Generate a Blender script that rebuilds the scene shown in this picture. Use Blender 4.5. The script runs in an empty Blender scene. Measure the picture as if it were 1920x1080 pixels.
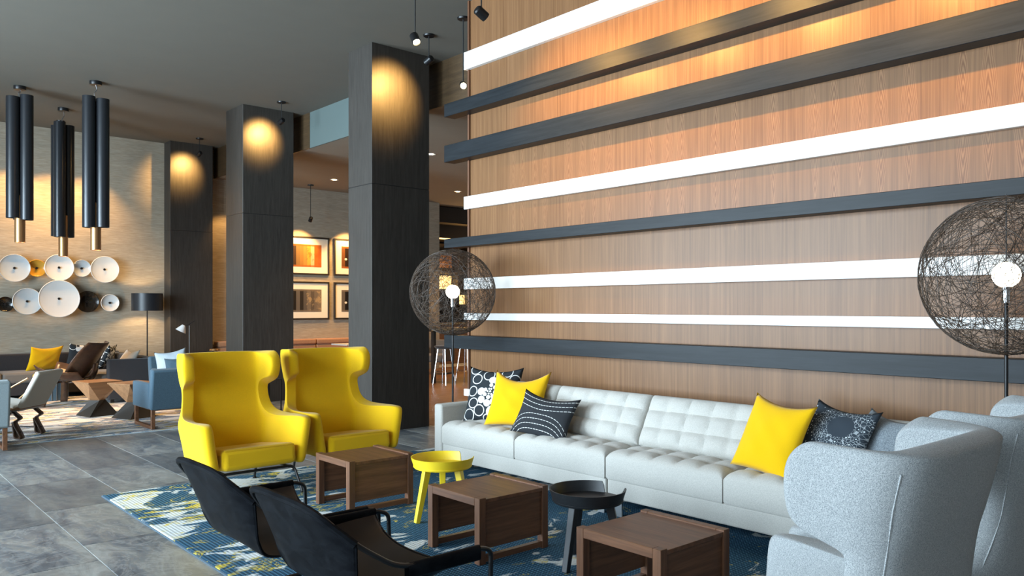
import bpy, bmesh, math, random
from math import sin, cos, pi, radians, sqrt
from mathutils import Vector, Matrix, Euler
random.seed(7)
SC = bpy.context.scene
COL = SC.collection

# ------------------------------------------------------------------ camera, world, exposure
cam_data = bpy.data.cameras.new('camera'); cam = bpy.data.objects.new('camera', cam_data); COL.objects.link(cam)
cam.location = (0, 0, 1.5); cam.rotation_euler = (pi/2, 0, -math.asin(.66262))
cam_data.sensor_width = 36; cam_data.lens = 1494/1920*36; cam_data.shift_y = 37/1920
cam_data.clip_start = .05
SC.camera = cam
SC.view_settings.view_transform = 'Standard'; SC.view_settings.look = 'None'
SC.view_settings.gamma = 1; SC.view_settings.use_curve_mapping = False
SC.view_settings.exposure = 0.22
W = bpy.data.worlds.new('sky'); SC.world = W; W.use_nodes = True
W.node_tree.nodes['Background'].inputs[0].default_value = (.75, .87, 1, 1)
W.node_tree.nodes['Background'].inputs[1].default_value = 1.0

DAY = (.68, .86, 1.0); WARM = (1.0, .54, .17)
def area(name, loc, rot, sx, sy, power, col):
    l = bpy.data.lights.new(name, 'AREA'); l.shape = 'RECTANGLE'; l.size = sx; l.size_y = sy; l.energy = power; l.color = col
    o = bpy.data.objects.new(name, l); COL.objects.link(o); o.location = loc; o.rotation_euler = rot
    return o
# daylight through the window bays of the left wall
for i, y in enumerate((-.6, 3.0, 6.6, 10.2)):
    A = area('window_daylight', (-4.12, y, 2.27), (0, -pi/2, 0), 3.75, 3.0, (90, 260, 600, 740)[i], DAY); A.data.spread = radians(125)

def spot(loc, target, power, size=60, blend=.5, col=WARM, rad=.03):
    l = bpy.data.lights.new('spot_beam', 'SPOT'); l.energy = power; l.color = col; l.spot_size = radians(size); l.spot_blend = blend
    l.shadow_soft_size = rad
    o = bpy.data.objects.new('spot_beam', l); COL.objects.link(o); o.location = loc
    o.rotation_euler = (Vector(target)-Vector(loc)).to_track_quat('-Z', 'Y').to_euler()
    return o
def point(loc, power, col=WARM, rad=.05):
    l = bpy.data.lights.new('lamp_glow', 'POINT'); l.energy = power; l.color = col; l.shadow_soft_size = rad
    o = bpy.data.objects.new('lamp_glow', l); COL.objects.link(o); o.location = loc
    return o

# ------------------------------------------------------------------ material helpers
class NT:
    def __init__(s, name):
        s.m = bpy.data.materials.new(name); s.m.use_nodes = True; s.t = s.m.node_tree; s.b = s.t.nodes['Principled BSDF']
        s.tc = None
    def n(s, typ, **kw):
        nd = s.t.nodes.new(typ)
        for k, v in kw.items():
            setattr(nd, k, v)
        return nd
    def link(s, a, b): s.t.links.new(a, b)
    def obj(s):
        if not s.tc: s.tc = s.n('ShaderNodeTexCoord')
        return s.tc.outputs['Object']
    def put(s, v, sock):
        if isinstance(v, bpy.types.NodeSocket): s.link(v, sock)
        else: sock.default_value = v
    def math(s, op, a, b=0.0, c=None):
        nd = s.n('ShaderNodeMath', operation=op); s.put(a, nd.inputs[0]); s.put(b, nd.inputs[1])
        if c is not None: s.put(c, nd.inputs[2])
        return nd.outputs[0]
    def mapping(s, scale=(1, 1, 1), loc=(0, 0, 0), vec=None):
        nd = s.n('ShaderNodeMapping'); s.link(vec or s.obj(), nd.inputs[0]); nd.inputs['Scale'].default_value = scale; nd.inputs['Location'].default_value = loc
        return nd.outputs[0]
    def noise(s, scale, vec=None, detail=4, rough=.55, dist=0):
        nd = s.n('ShaderNodeTexNoise'); s.link(vec or s.obj(), nd.inputs['Vector']); nd.inputs['Scale'].default_value = scale
        nd.inputs['Detail'].default_value = detail; nd.inputs['Roughness'].default_value = rough; nd.inputs['Distortion'].default_value = dist
        return nd.outputs['Fac']
    def ramp(s, fac, stops, interp='LINEAR'):
        nd = s.n('ShaderNodeValToRGB'); s.link(fac, nd.inputs[0]); e = nd.color_ramp.elements; nd.color_ramp.interpolation = interp
        while len(e) < len(stops): e.new(.5)
        for i, (p, c) in enumerate(stops): e[i].position = p; e[i].color = (*c, 1) if len(c) == 3 else c
        return nd.outputs[0]
    def mix(s, fac, a, b, mode='MIX'):
        nd = s.n('ShaderNodeMix', data_type='RGBA', blend_type=mode)
        s.put(fac, nd.inputs[0])
        for v, i in ((a, 6), (b, 7)):
            if isinstance(v, bpy.types.NodeSocket): s.link(v, nd.inputs[i])
            else: nd.inputs[i].default_value = (*v, 1)
        return nd.outputs[2]
    def sep(s, vec=None):
        nd = s.n('ShaderNodeSeparateXYZ'); s.link(vec or s.obj(), nd.inputs[0]); return nd.outputs
    def comb(s, x, y, z):
        nd = s.n('ShaderNodeCombineXYZ')
        for v, i in ((x, 0), (y, 1), (z, 2)): s.put(v, nd.inputs[i])
        return nd.outputs[0]
    def bump(s, h, strength=.2, dist=.01):
        nd = s.n('ShaderNodeBump'); s.link(h, nd.inputs['Height']); nd.inputs['Strength'].default_value = strength; nd.inputs['Distance'].default_value = dist
        s.link(nd.outputs[0], s.b.inputs['Normal'])
    def out(s, col=None, rough=None, metal=None, spec=None):
        if col is not None: s.put(col if isinstance(col, bpy.types.NodeSocket) else (*col, 1), s.b.inputs['Base Color'])
        if rough is not None: s.put(rough, s.b.inputs['Roughness'])
        if metal is not None: s.b.inputs['Metallic'].default_value = metal
        if spec is not None: s.b.inputs['Specular IOR Level'].default_value = spec
        return s.m

def plain(name, col, rough=.5, metal=0, var=.08, scale=30, spec=.5):
    t = NT(name); f = t.noise(scale)
    c = t.mix(f, [x*(1-var) for x in col], [min(1, x*(1+var)) for x in col])
    return t.out(c, rough, metal, spec)
def fabric(name, col, col2=None, scale=350, bump=.25, rough=.95, big=6, sheen=0.15):
    t = NT(name); f = t.noise(scale, detail=2); g = t.noise(big)
    c2 = col2 or [x*.78 for x in col]
    c = t.mix(t.ramp(f, [(.35, (0, 0, 0)), (.65, (1, 1, 1))]), c2, col)
    c = t.mix(t.math('MULTIPLY', g, .12), c, [x*.8 for x in col])
    t.bump(f, bump, .003)
    t.b.inputs['Sheen Weight'].default_value = sheen
    return t.out(c, rough, 0, .2)
def wood(name, c1, c2, axis='Y', scale=1.0, rough=.4, spec=.5):
    t = NT(name)
    sc = {'X': (1.5, 26, 26), 'Y': (26, 1.5, 26), 'Z': (26, 26, 1.5)}[axis]
    info = t.n('ShaderNodeObjectInfo'); off = t.comb(t.math('MULTIPLY', info.outputs['Random'], 7.0), t.math('MULTIPLY', info.outputs['Random'], 3.0), 0.0)
    add = t.n('ShaderNodeVectorMath', operation='ADD'); t.link(t.obj(), add.inputs[0]); t.link(off, add.inputs[1])
    v = t.mapping([x*scale for x in sc], vec=add.outputs[0])
    f = t.noise(1.0, v, 6, .6, .6); g = t.noise(4.0, v, 3, .6)
    c = t.mix(t.ramp(f, [(.3, (0, 0, 0)), (.72, (1, 1, 1))]), c2, c1)
    c = t.mix(t.math('MULTIPLY', t.ramp(g, [(.45, (0, 0, 0)), (.7, (1, 1, 1))]), .35), c, [x*.6 for x in c2])
    t.bump(g, .08, .002)
    return t.out(c, rough, 0, spec)
def emit(name, col, strength):
    t = NT(name); t.b.inputs['Base Color'].default_value = (*col, 1); t.b.inputs['Emission Color'].default_value = (*col, 1); t.b.inputs['Emission Strength'].default_value = strength
    return t.m

M = {}
# walnut veneer wall: narrow vertical leaves, book matched cathedral figure about the height 2.55 m
def walnut_wall():
    t = NT('walnut_veneer'); o = t.sep(); y, z = o[1], o[2]
    LW = .155
    q = t.math('DIVIDE', y, LW); idx = t.math('FLOOR', q); fr = t.math('SUBTRACT', q, idx)
    odd = t.math('MODULO', t.math('ABSOLUTE', idx), 2.0)
    mir = t.math('ADD', t.math('MULTIPLY', odd, t.math('SUBTRACT', 1.0, fr)), t.math('MULTIPLY', t.math('SUBTRACT', 1.0, odd), fr))   # mirrored pairs
    yl = t.math('SUBTRACT', mir, .56)
    wn = t.n('ShaderNodeTexWhiteNoise', noise_dimensions='1D'); t.link(idx, wn.inputs['W']); rnd = wn.outputs['Value']
    grain = t.noise(1.0, t.comb(t.math('MULTIPLY', mir, 9.0), t.math('MULTIPLY', idx, .7), t.math('MULTIPLY', z, 1.1)), 7, .65, .3)
    fine = t.noise(1.0, t.comb(t.math('MULTIPLY', y, 230.0), 0.0, t.math('MULTIPLY', z, 3.0)), 3, .6)
    az = t.math('ABSOLUTE', t.math('SUBTRACT', z, t.math('ADD', 2.5, t.math('MULTIPLY', rnd, .3))))
    wob = t.math('MULTIPLY', t.noise(1.0, t.comb(t.math('MULTIPLY', y, 14.0), 0.0, t.math('MULTIPLY', z, 3.0)), 4), .55)
    v = t.math('ADD', t.math('ADD', t.math('MULTIPLY', t.math('POWER', t.math('ABSOLUTE', yl), 1.3), 4.2), t.math('MULTIPLY', az, 2.1)), wob)
    flame = t.math('SINE', t.math('MULTIPLY', v, 33.0))
    flame = t.math('ADD', t.math('MULTIPLY', flame, .5), .5)
    inside = t.math('MULTIPLY', t.math('LESS_THAN', v, 1.35), t.math('GREATER_THAN', rnd, .25))
    c = t.mix(t.ramp(grain, [(.25, (0, 0, 0)), (.75, (1, 1, 1))]), (.118, .054, .021), (.275, .140, .062))
    c = t.mix(t.math('MULTIPLY', t.ramp(fine, [(.4, (0, 0, 0)), (.7, (1, 1, 1))]), .45), c, (.15, .07, .038))
    c = t.mix(t.math('MULTIPLY', inside, .5), c, (.36, .185, .085))
    c = t.mix(t.math('MULTIPLY', t.math('MULTIPLY', flame, inside), .75), c, (.10, .038, .015))
    c = t.mix(t.math('MULTIPLY', rnd, .25), c, (.28, .145, .07))
    seam = t.math('LESS_THAN', t.math('ABSOLUTE', t.math('SUBTRACT', fr, .5)), .493)
    c = t.mix(t.math('MULTIPLY', t.math('SUBTRACT', 1.0, seam), .5), c, (.10, .05, .03))
    t.bump(fine, .05, .001)
    return t.out(c, .34, 0, .25)
M['walnut'] = walnut_wall()
M['walnut_x'] = wood('walnut_table_x', (.225, .096, .044), (.095, .038, .017), 'X', 1.0, .42)
M['walnut_y'] = wood('walnut_table_y', (.225, .096, .044), (.095, .038, .017), 'Y', 1.0, .42)
M['walnut_z'] = wood('walnut_table_z', (.20, .086, .040), (.09, .036, .017), 'Z', 1.0, .42)
M['strip_dark'] = wood('ebonised_oak_strip', (.019, .023, .027), (.009, .011, .013), 'Y', 1.0, .42, .22)
M['column'] = wood('ebonised_oak_panel', (.055, .048, .041), (.030, .025, .021), 'Z', 1.6, .5)
M['white'] = plain('white_lacquer', (.86, .85, .83), .4, var=.02)
M['ceiling'] = plain('ceiling_paint', (.135, .125, .103), .85, var=.05, scale=3)
M['ceiling_low'] = plain('ceiling_paint_warm', (.30, .26, .20), .85, var=.05, scale=3)
M['ceiling_face'] = plain('bulkhead_paint', (.10, .135, .13), .8, var=.04, scale=3)
M['bulkhead_brown'] = wood('brown_bulkhead', (.10, .060, .028), (.05, .030, .015), 'Y', 1.0, .45)  # brown, darker tone for the bulkhead on both sides of its teal stretch
M['plaster'] = plain('plaster', (.5, .48, .44), .85, var=.04, scale=4)
def grasscloth():
    t = NT('grasscloth'); v = t.mapping((5, 5, 90)); f = t.noise(1.0, v, 6, .65, .4); g = t.noise(1.0, t.mapping((1.2, 1.2, 9)), 4, .6, .5)
    c = t.mix(t.ramp(f, [(.3, (0, 0, 0)), (.7, (1, 1, 1))]), (.30, .245, .175), (.50, .44, .35))
    c = t.mix(t.math('MULTIPLY', t.ramp(g, [(.4, (0, 0, 0)), (.65, (1, 1, 1))]), .4), c, (.27, .25, .20))
    t.bump(f, .25, .004); return t.out(c, .8, 0, .2)
M['grass'] = grasscloth()
def slate():
    t = NT('slate_tile'); info = t.n('ShaderNodeObjectInfo'); r = info.outputs['Random']
    off = t.comb(t.math('MULTIPLY', r, 91.0), t.math('MULTIPLY', r, 53.0), t.math('MULTIPLY', r, 17.0))
    add = t.n('ShaderNodeVectorMath', operation='ADD'); t.link(t.obj(), add.inputs[0]); t.link(off, add.inputs[1]); p = add.outputs[0]
    f = t.noise(1.4, t.mapping((3.4, 1.1, 1), vec=p), 10, .66, .8); g = t.noise(3.2, p, 8, .6, 2.0); h = t.noise(40, p, 4)
    c = t.ramp(f, [(.35, (.085, .095, .108)), (.46, (.165, .178, .19)), (.54, (.25, .243, .225)), (.67, (.40, .395, .37))])
    vein = t.math('SUBTRACT', 1.0, t.math('MULTIPLY', t.math('ABSOLUTE', t.math('SUBTRACT', g, .5)), 26.0))
    vein = t.math('MAXIMUM', vein, 0.0)
    c = t.mix(t.math('MULTIPLY', vein, .4), c, (.45, .45, .43))
    c = t.mix(t.math('MULTIPLY', t.math('SUBTRACT', r, .4), 1.0), c, (.075, .082, .09))
    c = t.mix(t.math('MULTIPLY', h, .22), c, (.08, .085, .09))
    t.bump(t.math('ADD', f, t.math('MULTIPLY', h, .15)), .22, .01)
    return t.out(c, t.math('ADD', .30, t.math('MULTIPLY', g, .22)), 0, .5)
M['slate'] = slate()
M['grout'] = plain('grout', (.58, .57, .54), .9)
M['plank'] = wood('oak_plank', (.30, .155, .075), (.15, .07, .035), 'X', .7, .38)
def rug(name, far):
    t = NT(name); o = t.sep()
    weave = t.math('MULTIPLY', t.math('ADD', t.math('SINE', t.math('MULTIPLY', o[0], 260.0)), 1.0), .5)
    weave2 = t.math('MULTIPLY', t.math('ADD', t.math('SINE', t.math('MULTIPLY', o[1], 330.0)), 1.0), .5)
    wv = t.math('MULTIPLY', weave, weave2)
    grit = t.noise(120, t.mapping((1, .25, 1)), 2)
    n1 = t.noise(1.7, t.mapping((1.0, 2.0, 1), (3.1, 1.7, 0)), 6, .62, 1.4)
    n2 = t.noise(2.6, t.mapping((1.0, 1.7, 1), (7.3, 4.4, 0)), 6, .65, 1.2)
    n3 = t.noise(3.8, t.mapping((1.0, 1.6, 1), (1.3, 9.4, 0)), 5, .6, 1.0)
    if not far:
        ba, bb, wcol, ycol = (.018, .055, .10), (.14, .34, .50), (.66, .69, .68), (.70, .54, .06)
        base = t.mix(wv, ba, bb); base = t.mix(t.math('MULTIPLY', grit, .35), base, (.012, .03, .05))
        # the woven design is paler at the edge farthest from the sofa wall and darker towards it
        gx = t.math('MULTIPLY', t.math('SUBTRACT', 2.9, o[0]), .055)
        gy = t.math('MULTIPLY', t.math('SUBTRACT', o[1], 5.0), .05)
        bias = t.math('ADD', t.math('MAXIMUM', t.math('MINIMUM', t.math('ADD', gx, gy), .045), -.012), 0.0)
        wt = .56; yt = .625
    else:
        ba, bb, wcol, ycol = (.34, .29, .28), (.62, .56, .52), (.78, .73, .68), (.62, .46, .10)
        base = t.mix(wv, ba, bb); base = t.mix(t.math('MULTIPLY', grit, .3), base, (.12, .11, .13))
        base = t.mix(t.ramp(n3, [(.47, (0, 0, 0)), (.56, (1, 1, 1))]), base, (.12, .20, .28))
        bias = t.math('MULTIPLY', o[0], 0.0); wt = .50; yt = .56
    def thr(n, th, k=30.0):
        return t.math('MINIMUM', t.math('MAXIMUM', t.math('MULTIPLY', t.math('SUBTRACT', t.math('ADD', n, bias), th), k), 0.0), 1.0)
    white = t.mix(t.math('MULTIPLY', wv, .4), wcol, [x*.7 for x in wcol])
    c = t.mix(thr(n1, wt), base, white)
    ym = t.math('MULTIPLY', thr(n2, yt, 22.0), t.ramp(grit, [(.3, (.35, .35, .35)), (.55, (1, 1, 1))]))
    c = t.mix(ym, c, ycol)
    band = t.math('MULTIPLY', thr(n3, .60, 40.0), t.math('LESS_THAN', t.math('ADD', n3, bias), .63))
    c = t.mix(t.math('MULTIPLY', band, .8), c, ycol if not far else wcol)
    t.bump(wv, .5, .004)
    return t.out(c, .95, 0, .15)
M['rug'] = rug('rug_weave', False); M['rug_far'] = rug('rug_weave_far', True)
M['yellow'] = fabric('yellow_wool', (.80, .49, .006), (.66, .385, .004), 420, .2)
M['yellow_cotton'] = fabric('yellow_cotton', (.86, .50, .003), (.78, .44, .002), 500, .15)
M['yellow_paint'] = plain('yellow_paint', (.86, .62, .02), .45, var=.02)
def tweed():
    t = NT('grey_tweed'); f = t.noise(520, detail=2, rough=.7); g = t.noise(330, t.mapping((1, 1, .6), (4, 2, 1)), 2, .7)
    c = t.ramp(f, [(.34, (.16, .18, .19)), (.48, (.34, .355, .36)), (.62, (.54, .55, .545))])
    c = t.mix(t.ramp(g, [(.52, (0, 0, 0)), (.66, (.6, .6, .6))]), c, (.62, .63, .62))
    t.bump(f, .35, .003); t.b.inputs['Sheen Weight'].default_value = .15
    return t.out(c, .95, 0, .2)
M['tweed'] = tweed()
M['sofa'] = fabric('pale_grey_linen', (.55, .525, .48), (.45, .43, .39), 190, .25)
M['blue'] = fabric('slate_blue_wool', (.075, .125, .165), (.045, .08, .11), 260, .25)
M['grey_blue'] = fabric('grey_blue_wool', (.30, .36, .38), None, 260, .2)
M['charcoal'] = fabric('charcoal_cloth', (.040, .038, .040), (.026, .025, .028), 260, .2)
M['charcoal_seat'] = fabric('taupe_cloth', (.16, .145, .13), None, 260, .2)
M['cream'] = fabric('cream_cloth', (.66, .60, .52), None, 300, .2)
M['pale_blue_cloth'] = fabric('pale_blue_cloth', (.50, .57, .62), None, 300, .2)
M['grey_cushion'] = fabric('grey_boucle', (.26, .29, .31), (.12, .14, .16), 160, .5)
M['tan'] = fabric('tan_leather_cloth', (.46, .25, .14), None, 120, .15)
M['orange_cloth'] = fabric('ochre_cloth', (.50, .36, .20), None, 300, .2)
def leather():
    t = NT('black_leather'); f = t.noise(9, t.mapping((1, 1, 2)), 6, .6, .5); h = t.n('ShaderNodeTexVoronoi'); t.link(t.obj(), h.inputs['Vector']); h.inputs['Scale'].default_value = 320
    c = t.mix(t.ramp(f, [(.4, (0, 0, 0)), (.7, (1, 1, 1))]), (.004, .0045, .006), (.010, .0115, .014))
    t.bump(h.outputs['Distance'], .12, .002); return t.out(c, t.math('ADD', .26, t.math('MULTIPLY', f, .22)), 0, .05)
M['leather'] = leather()
t_ = NT('brown_leather_inside'); f_ = t_.noise(8, None, 5); M['leather_in'] = t_.out(t_.mix(f_, (.012, .007, .005), (.032, .017, .010)), .5)
M['black_metal'] = plain('black_metal', (.012, .012, .013), .35, .3, var=.1)
M['black_paint'] = plain('black_stained_ash', (.016, .017, .019), .42, var=.25, scale=14)
M['black_cord'] = plain('black_cord', (.010, .010, .010), .7)
M['steel'] = plain('brushed_steel', (.45, .46, .47), .3, .9)
M['chrome'] = plain('chrome', (.75, .75, .76), .12, 1.0, var=.02)
M['bronze'] = plain('bronze', (.46, .25, .11), .32, .8)
M['bronze_shade'] = plain('dark_tube_lacquer', (.020, .022, .026), .28, .2)
M['string'] = plain('resin_string', (.060, .040, .028), .6)
M['bulb'] = emit('bulb_glow', (1, .86, .62), 14)
M['lens'] = emit('spot_lens', (1, .80, .45), 22)
M['opal'] = plain('opal_glass', (.72, .72, .70), .2, var=.06, scale=6)
M['opal_blue'] = plain('smoky_opal_glass', (.50, .54, .56), .2, var=.08, scale=6)
M['amber'] = plain('amber_glass', (.52, .27, .03), .15, var=.2, scale=9)
M['black_glass'] = plain('black_glass', (.012, .010, .008), .12, var=.4, scale=18)
M['ply_dark'] = wood('dark_walnut_ply', (.085, .042, .024), (.035, .018, .011), 'X', .8, .35)
M['ply'] = wood('walnut_ply', (.36, .19, .09), (.20, .10, .045), 'X', .8, .35)
M['stone'] = plain('grey_stone', (.20, .205, .195), .5, var=.15, scale=8)
M['gold'] = plain('brass_edge', (.65, .40, .14), .3, .9)
M['shade_black'] = plain('black_shade', (.016, .018, .022), .4)
M['bar_dark'] = plain('bar_dark', (.022, .017, .013), .5)
M['mat_board'] = plain('mat_board', (.80, .74, .62), .8, var=.02)
M['glow_shelf'] = emit('shelf_light', (1, .62, .22), 3.0)
M['paper'] = plain('white_table_top', (.75, .74, .72), .4, var=.02)
tg = NT('window_glass'); tr = tg.n('ShaderNodeBsdfTransparent'); gl = tg.n('ShaderNodeBsdfGlossy'); gl.inputs['Roughness'].default_value = .02
mx = tg.n('ShaderNodeMixShader'); mx.inputs[0].default_value = .06; tg.link(tr.outputs[0], mx.inputs[1]); tg.link(gl.outputs[0], mx.inputs[2])
tg.link(mx.outputs[0], tg.t.nodes['Material Output'].inputs[0]); M['glass'] = tg.m

def circles_print(name, circ, bg=(.028, .034, .040), fg=(.80, .80, .78)):
    t = NT(name); v = t.mapping((1, 1, 0)); acc = None
    for cx, cy, r, fill in circ:
        nd = t.n('ShaderNodeVectorMath', operation='DISTANCE'); t.link(v, nd.inputs[0]); nd.inputs[1].default_value = (cx, cy, 0)
        d = nd.outputs['Value']
        k = t.math('LESS_THAN', d, r) if fill else t.math('LESS_THAN', t.math('ABSOLUTE', t.math('SUBTRACT', d, r)), .0042)
        acc = k if acc is None else t.math('MAXIMUM', acc, k)
    f = t.noise(350, detail=2); t.bump(f, .2, .003)
    return t.out(t.mix(acc, bg, fg), .9, 0, .2)
CIRC = [(-.155, .125, .046, 0), (-.045, .165, .05, 0), (-.185, .01, .045, 0), (-.165, -.10, .045, 0), (-.10, -.165, .047, 0), (-.20, -.205, .05, 0), (-.02, -.235, .04, 0),
        (-.19, .225, .05, 0), (.12, .20, .05, 0), (.20, .13, .045, 0), (.21, -.12, .048, 0),
        (0, .115, .034, 1), (.06, .09, .037, 1), (-.095, .005, .036, 1), (-.085, -.07, .034, 1), (-.028, -.10, .032, 1), (.032, -.085, .034, 1), (.02, -.175, .052, 1), (.10, -.14, .045, 1),
        (-.005, .065, .018, 1), (.034, .045, .020, 1), (.04, .0, .021, 1), (.02, -.037, .019, 1), (-.02, -.047, .019, 1), (-.055, -.022, .018, 1), (-.056, .022, .018, 1), (-.02, .03, .009, 1),
        (.0, .03, .009, 1), (-.032, .008, .009, 1), (-.008, .008, .010, 1), (-.02, -.015, .009, 1), (.005, -.018, .010, 1), (.10, .03, .034, 1), (.095, -.045, .032, 1), (.12, .095, .026, 1), (.165, -.02, .03, 1), (.17, .05, .028, 1)]
M['circle_print'] = circles_print('circle_print', CIRC)
CIRC2 = [(random.uniform(-.17, .17), random.uniform(-.19, .17), random.uniform(.024, .052), 1) for i in range(30)]
M['circle_print_dense'] = circles_print('circle_print_dense', CIRC2 + [(-.2, .2, .06, 0), (.2, .2, .06, 0), (-.2, -.2, .05, 0), (.2, -.2, .06, 0)])
def stripe_print():
    t = NT('dashed_line_print'); o = t.sep(); x, y = o[0], o[1]
    x2 = t.math('MULTIPLY', x, x)
    up = t.math('SUBTRACT', y, t.math('MULTIPLY', x2, .75)); lo = t.math('ADD', y, t.math('MULTIPLY', t.math('MULTIPLY', x2, x2), 20.0))
    lo = t.math('ADD', lo, t.math('MULTIPLY', x2, .15))
    def lines(v, a, b):
        k = t.math('FRACT', t.math('DIVIDE', t.math('ADD', v, 1.0), .040))
        on = t.math('LESS_THAN', t.math('ABSOLUTE', t.math('SUBTRACT', k, .5)), .055)
        return t.math('MULTIPLY', on, t.math('MULTIPLY', t.math('GREATER_THAN', v, a), t.math('LESS_THAN', v, b)))
    dash = t.math('LESS_THAN', t.math('FRACT', t.math('MULTIPLY', x, 36.0)), .78)
    k = t.math('MULTIPLY', t.math('MAXIMUM', lines(up, .0, .2), lines(lo, -.165, -.005)), dash)
    t.bump(t.noise(350, detail=2), .2, .003)
    return t.out(t.mix(k, (.030, .032, .036), (.72, .72, .70)), .9, 0, .2)
M['stripe_print'] = stripe_print()
def dots_print():
    t = NT('dotted_print'); v = t.mapping((1, 1, 0)); vo = t.n('ShaderNodeTexVoronoi'); t.link(v, vo.inputs['Vector']); vo.inputs['Scale'].default_value = 46; vo.inputs['Randomness'].default_value = .75
    nd = t.n('ShaderNodeVectorMath', operation='DISTANCE'); t.link(t.mapping((1, 1.25, 0)), nd.inputs[0]); nd.inputs[1].default_value = (.055, .10, 0); d = nd.outputs['Value']
    dot = t.math('MULTIPLY', t.math('LESS_THAN', vo.outputs['Distance'], .23), t.math('GREATER_THAN', d, .088))
    ve = t.n('ShaderNodeTexVoronoi', feature='DISTANCE_TO_EDGE'); t.link(v, ve.inputs['Vector']); ve.inputs['Scale'].default_value = 46; ve.inputs['Randomness'].default_value = .75
    ed = t.math('MULTIPLY', t.math('LESS_THAN', ve.outputs['Distance'], .035), t.math('MULTIPLY', t.math('GREATER_THAN', d, .088), t.math('LESS_THAN', d, .20)))
    k = t.math('MAXIMUM', dot, t.math('MULTIPLY', ed, .5))
    t.bump(t.noise(350, detail=2), .2, .003)
    return t.out(t.mix(k, (.034, .044, .056), (.62, .66, .68)), .85, 0, .2)
M['dots_print'] = dots_print()
def art(name, cols, glow):
    t = NT(name); o = t.sep(t.tc.outputs['Generated'] if t.tc else None) if False else None
    tc = t.n('ShaderNodeTexCoord'); s = t.sep(tc.outputs['Generated'])
    n = len(cols); c = t.ramp(s[0], [(i/n, cols[i]) for i in range(n)], 'CONSTANT')
    f = t.noise(9, None, 6, .65, .5)
    patch = t.math('MULTIPLY', t.math('GREATER_THAN', s[0], .58), t.ramp(f, [(.5, (0, 0, 0)), (.6, (1, 1, 1))]))
    c = t.mix(t.math('MULTIPLY', patch, .55), c, glow)
    edge = t.math('GREATER_THAN', t.math('ABSOLUTE', t.math('SUBTRACT', s[2], .5)), .42)
    c = t.mix(t.math('MULTIPLY', edge, .75), c, cols[-1])
    nd = t.n('ShaderNodeVectorMath', operation='DISTANCE'); t.link(t.comb(t.math('MULTIPLY', s[0], 1.35), 0.0, s[2]), nd.inputs[0]); nd.inputs[1].default_value = (.17, 0, .42)
    c = t.mix(t.math('LESS_THAN', nd.outputs['Value'], .05), c, (.80, .74, .62))
    return t.out(c, .35, 0, .4)
M['art_warm'] = art('print_warm', [(.16, .06, .02), (.02, .012, .008), (.05, .03, .02), (.22, .13, .05), (.30, .15, .04), (.40, .20, .05), (.55, .30, .05), (.62, .42, .22), (.42, .12, .02), (.36, .10, .02)], (.30, .07, .015))
M['art_grey'] = art('print_grey', [(.12, .10, .08), (.012, .010, .008), (.02, .017, .014), (.13, .11, .09), (.03, .025, .02), (.10, .085, .07), (.16, .13, .10), (.10, .08, .06), (.15, .12, .09), (.18, .14, .10)], (.45, .32, .16))

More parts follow.
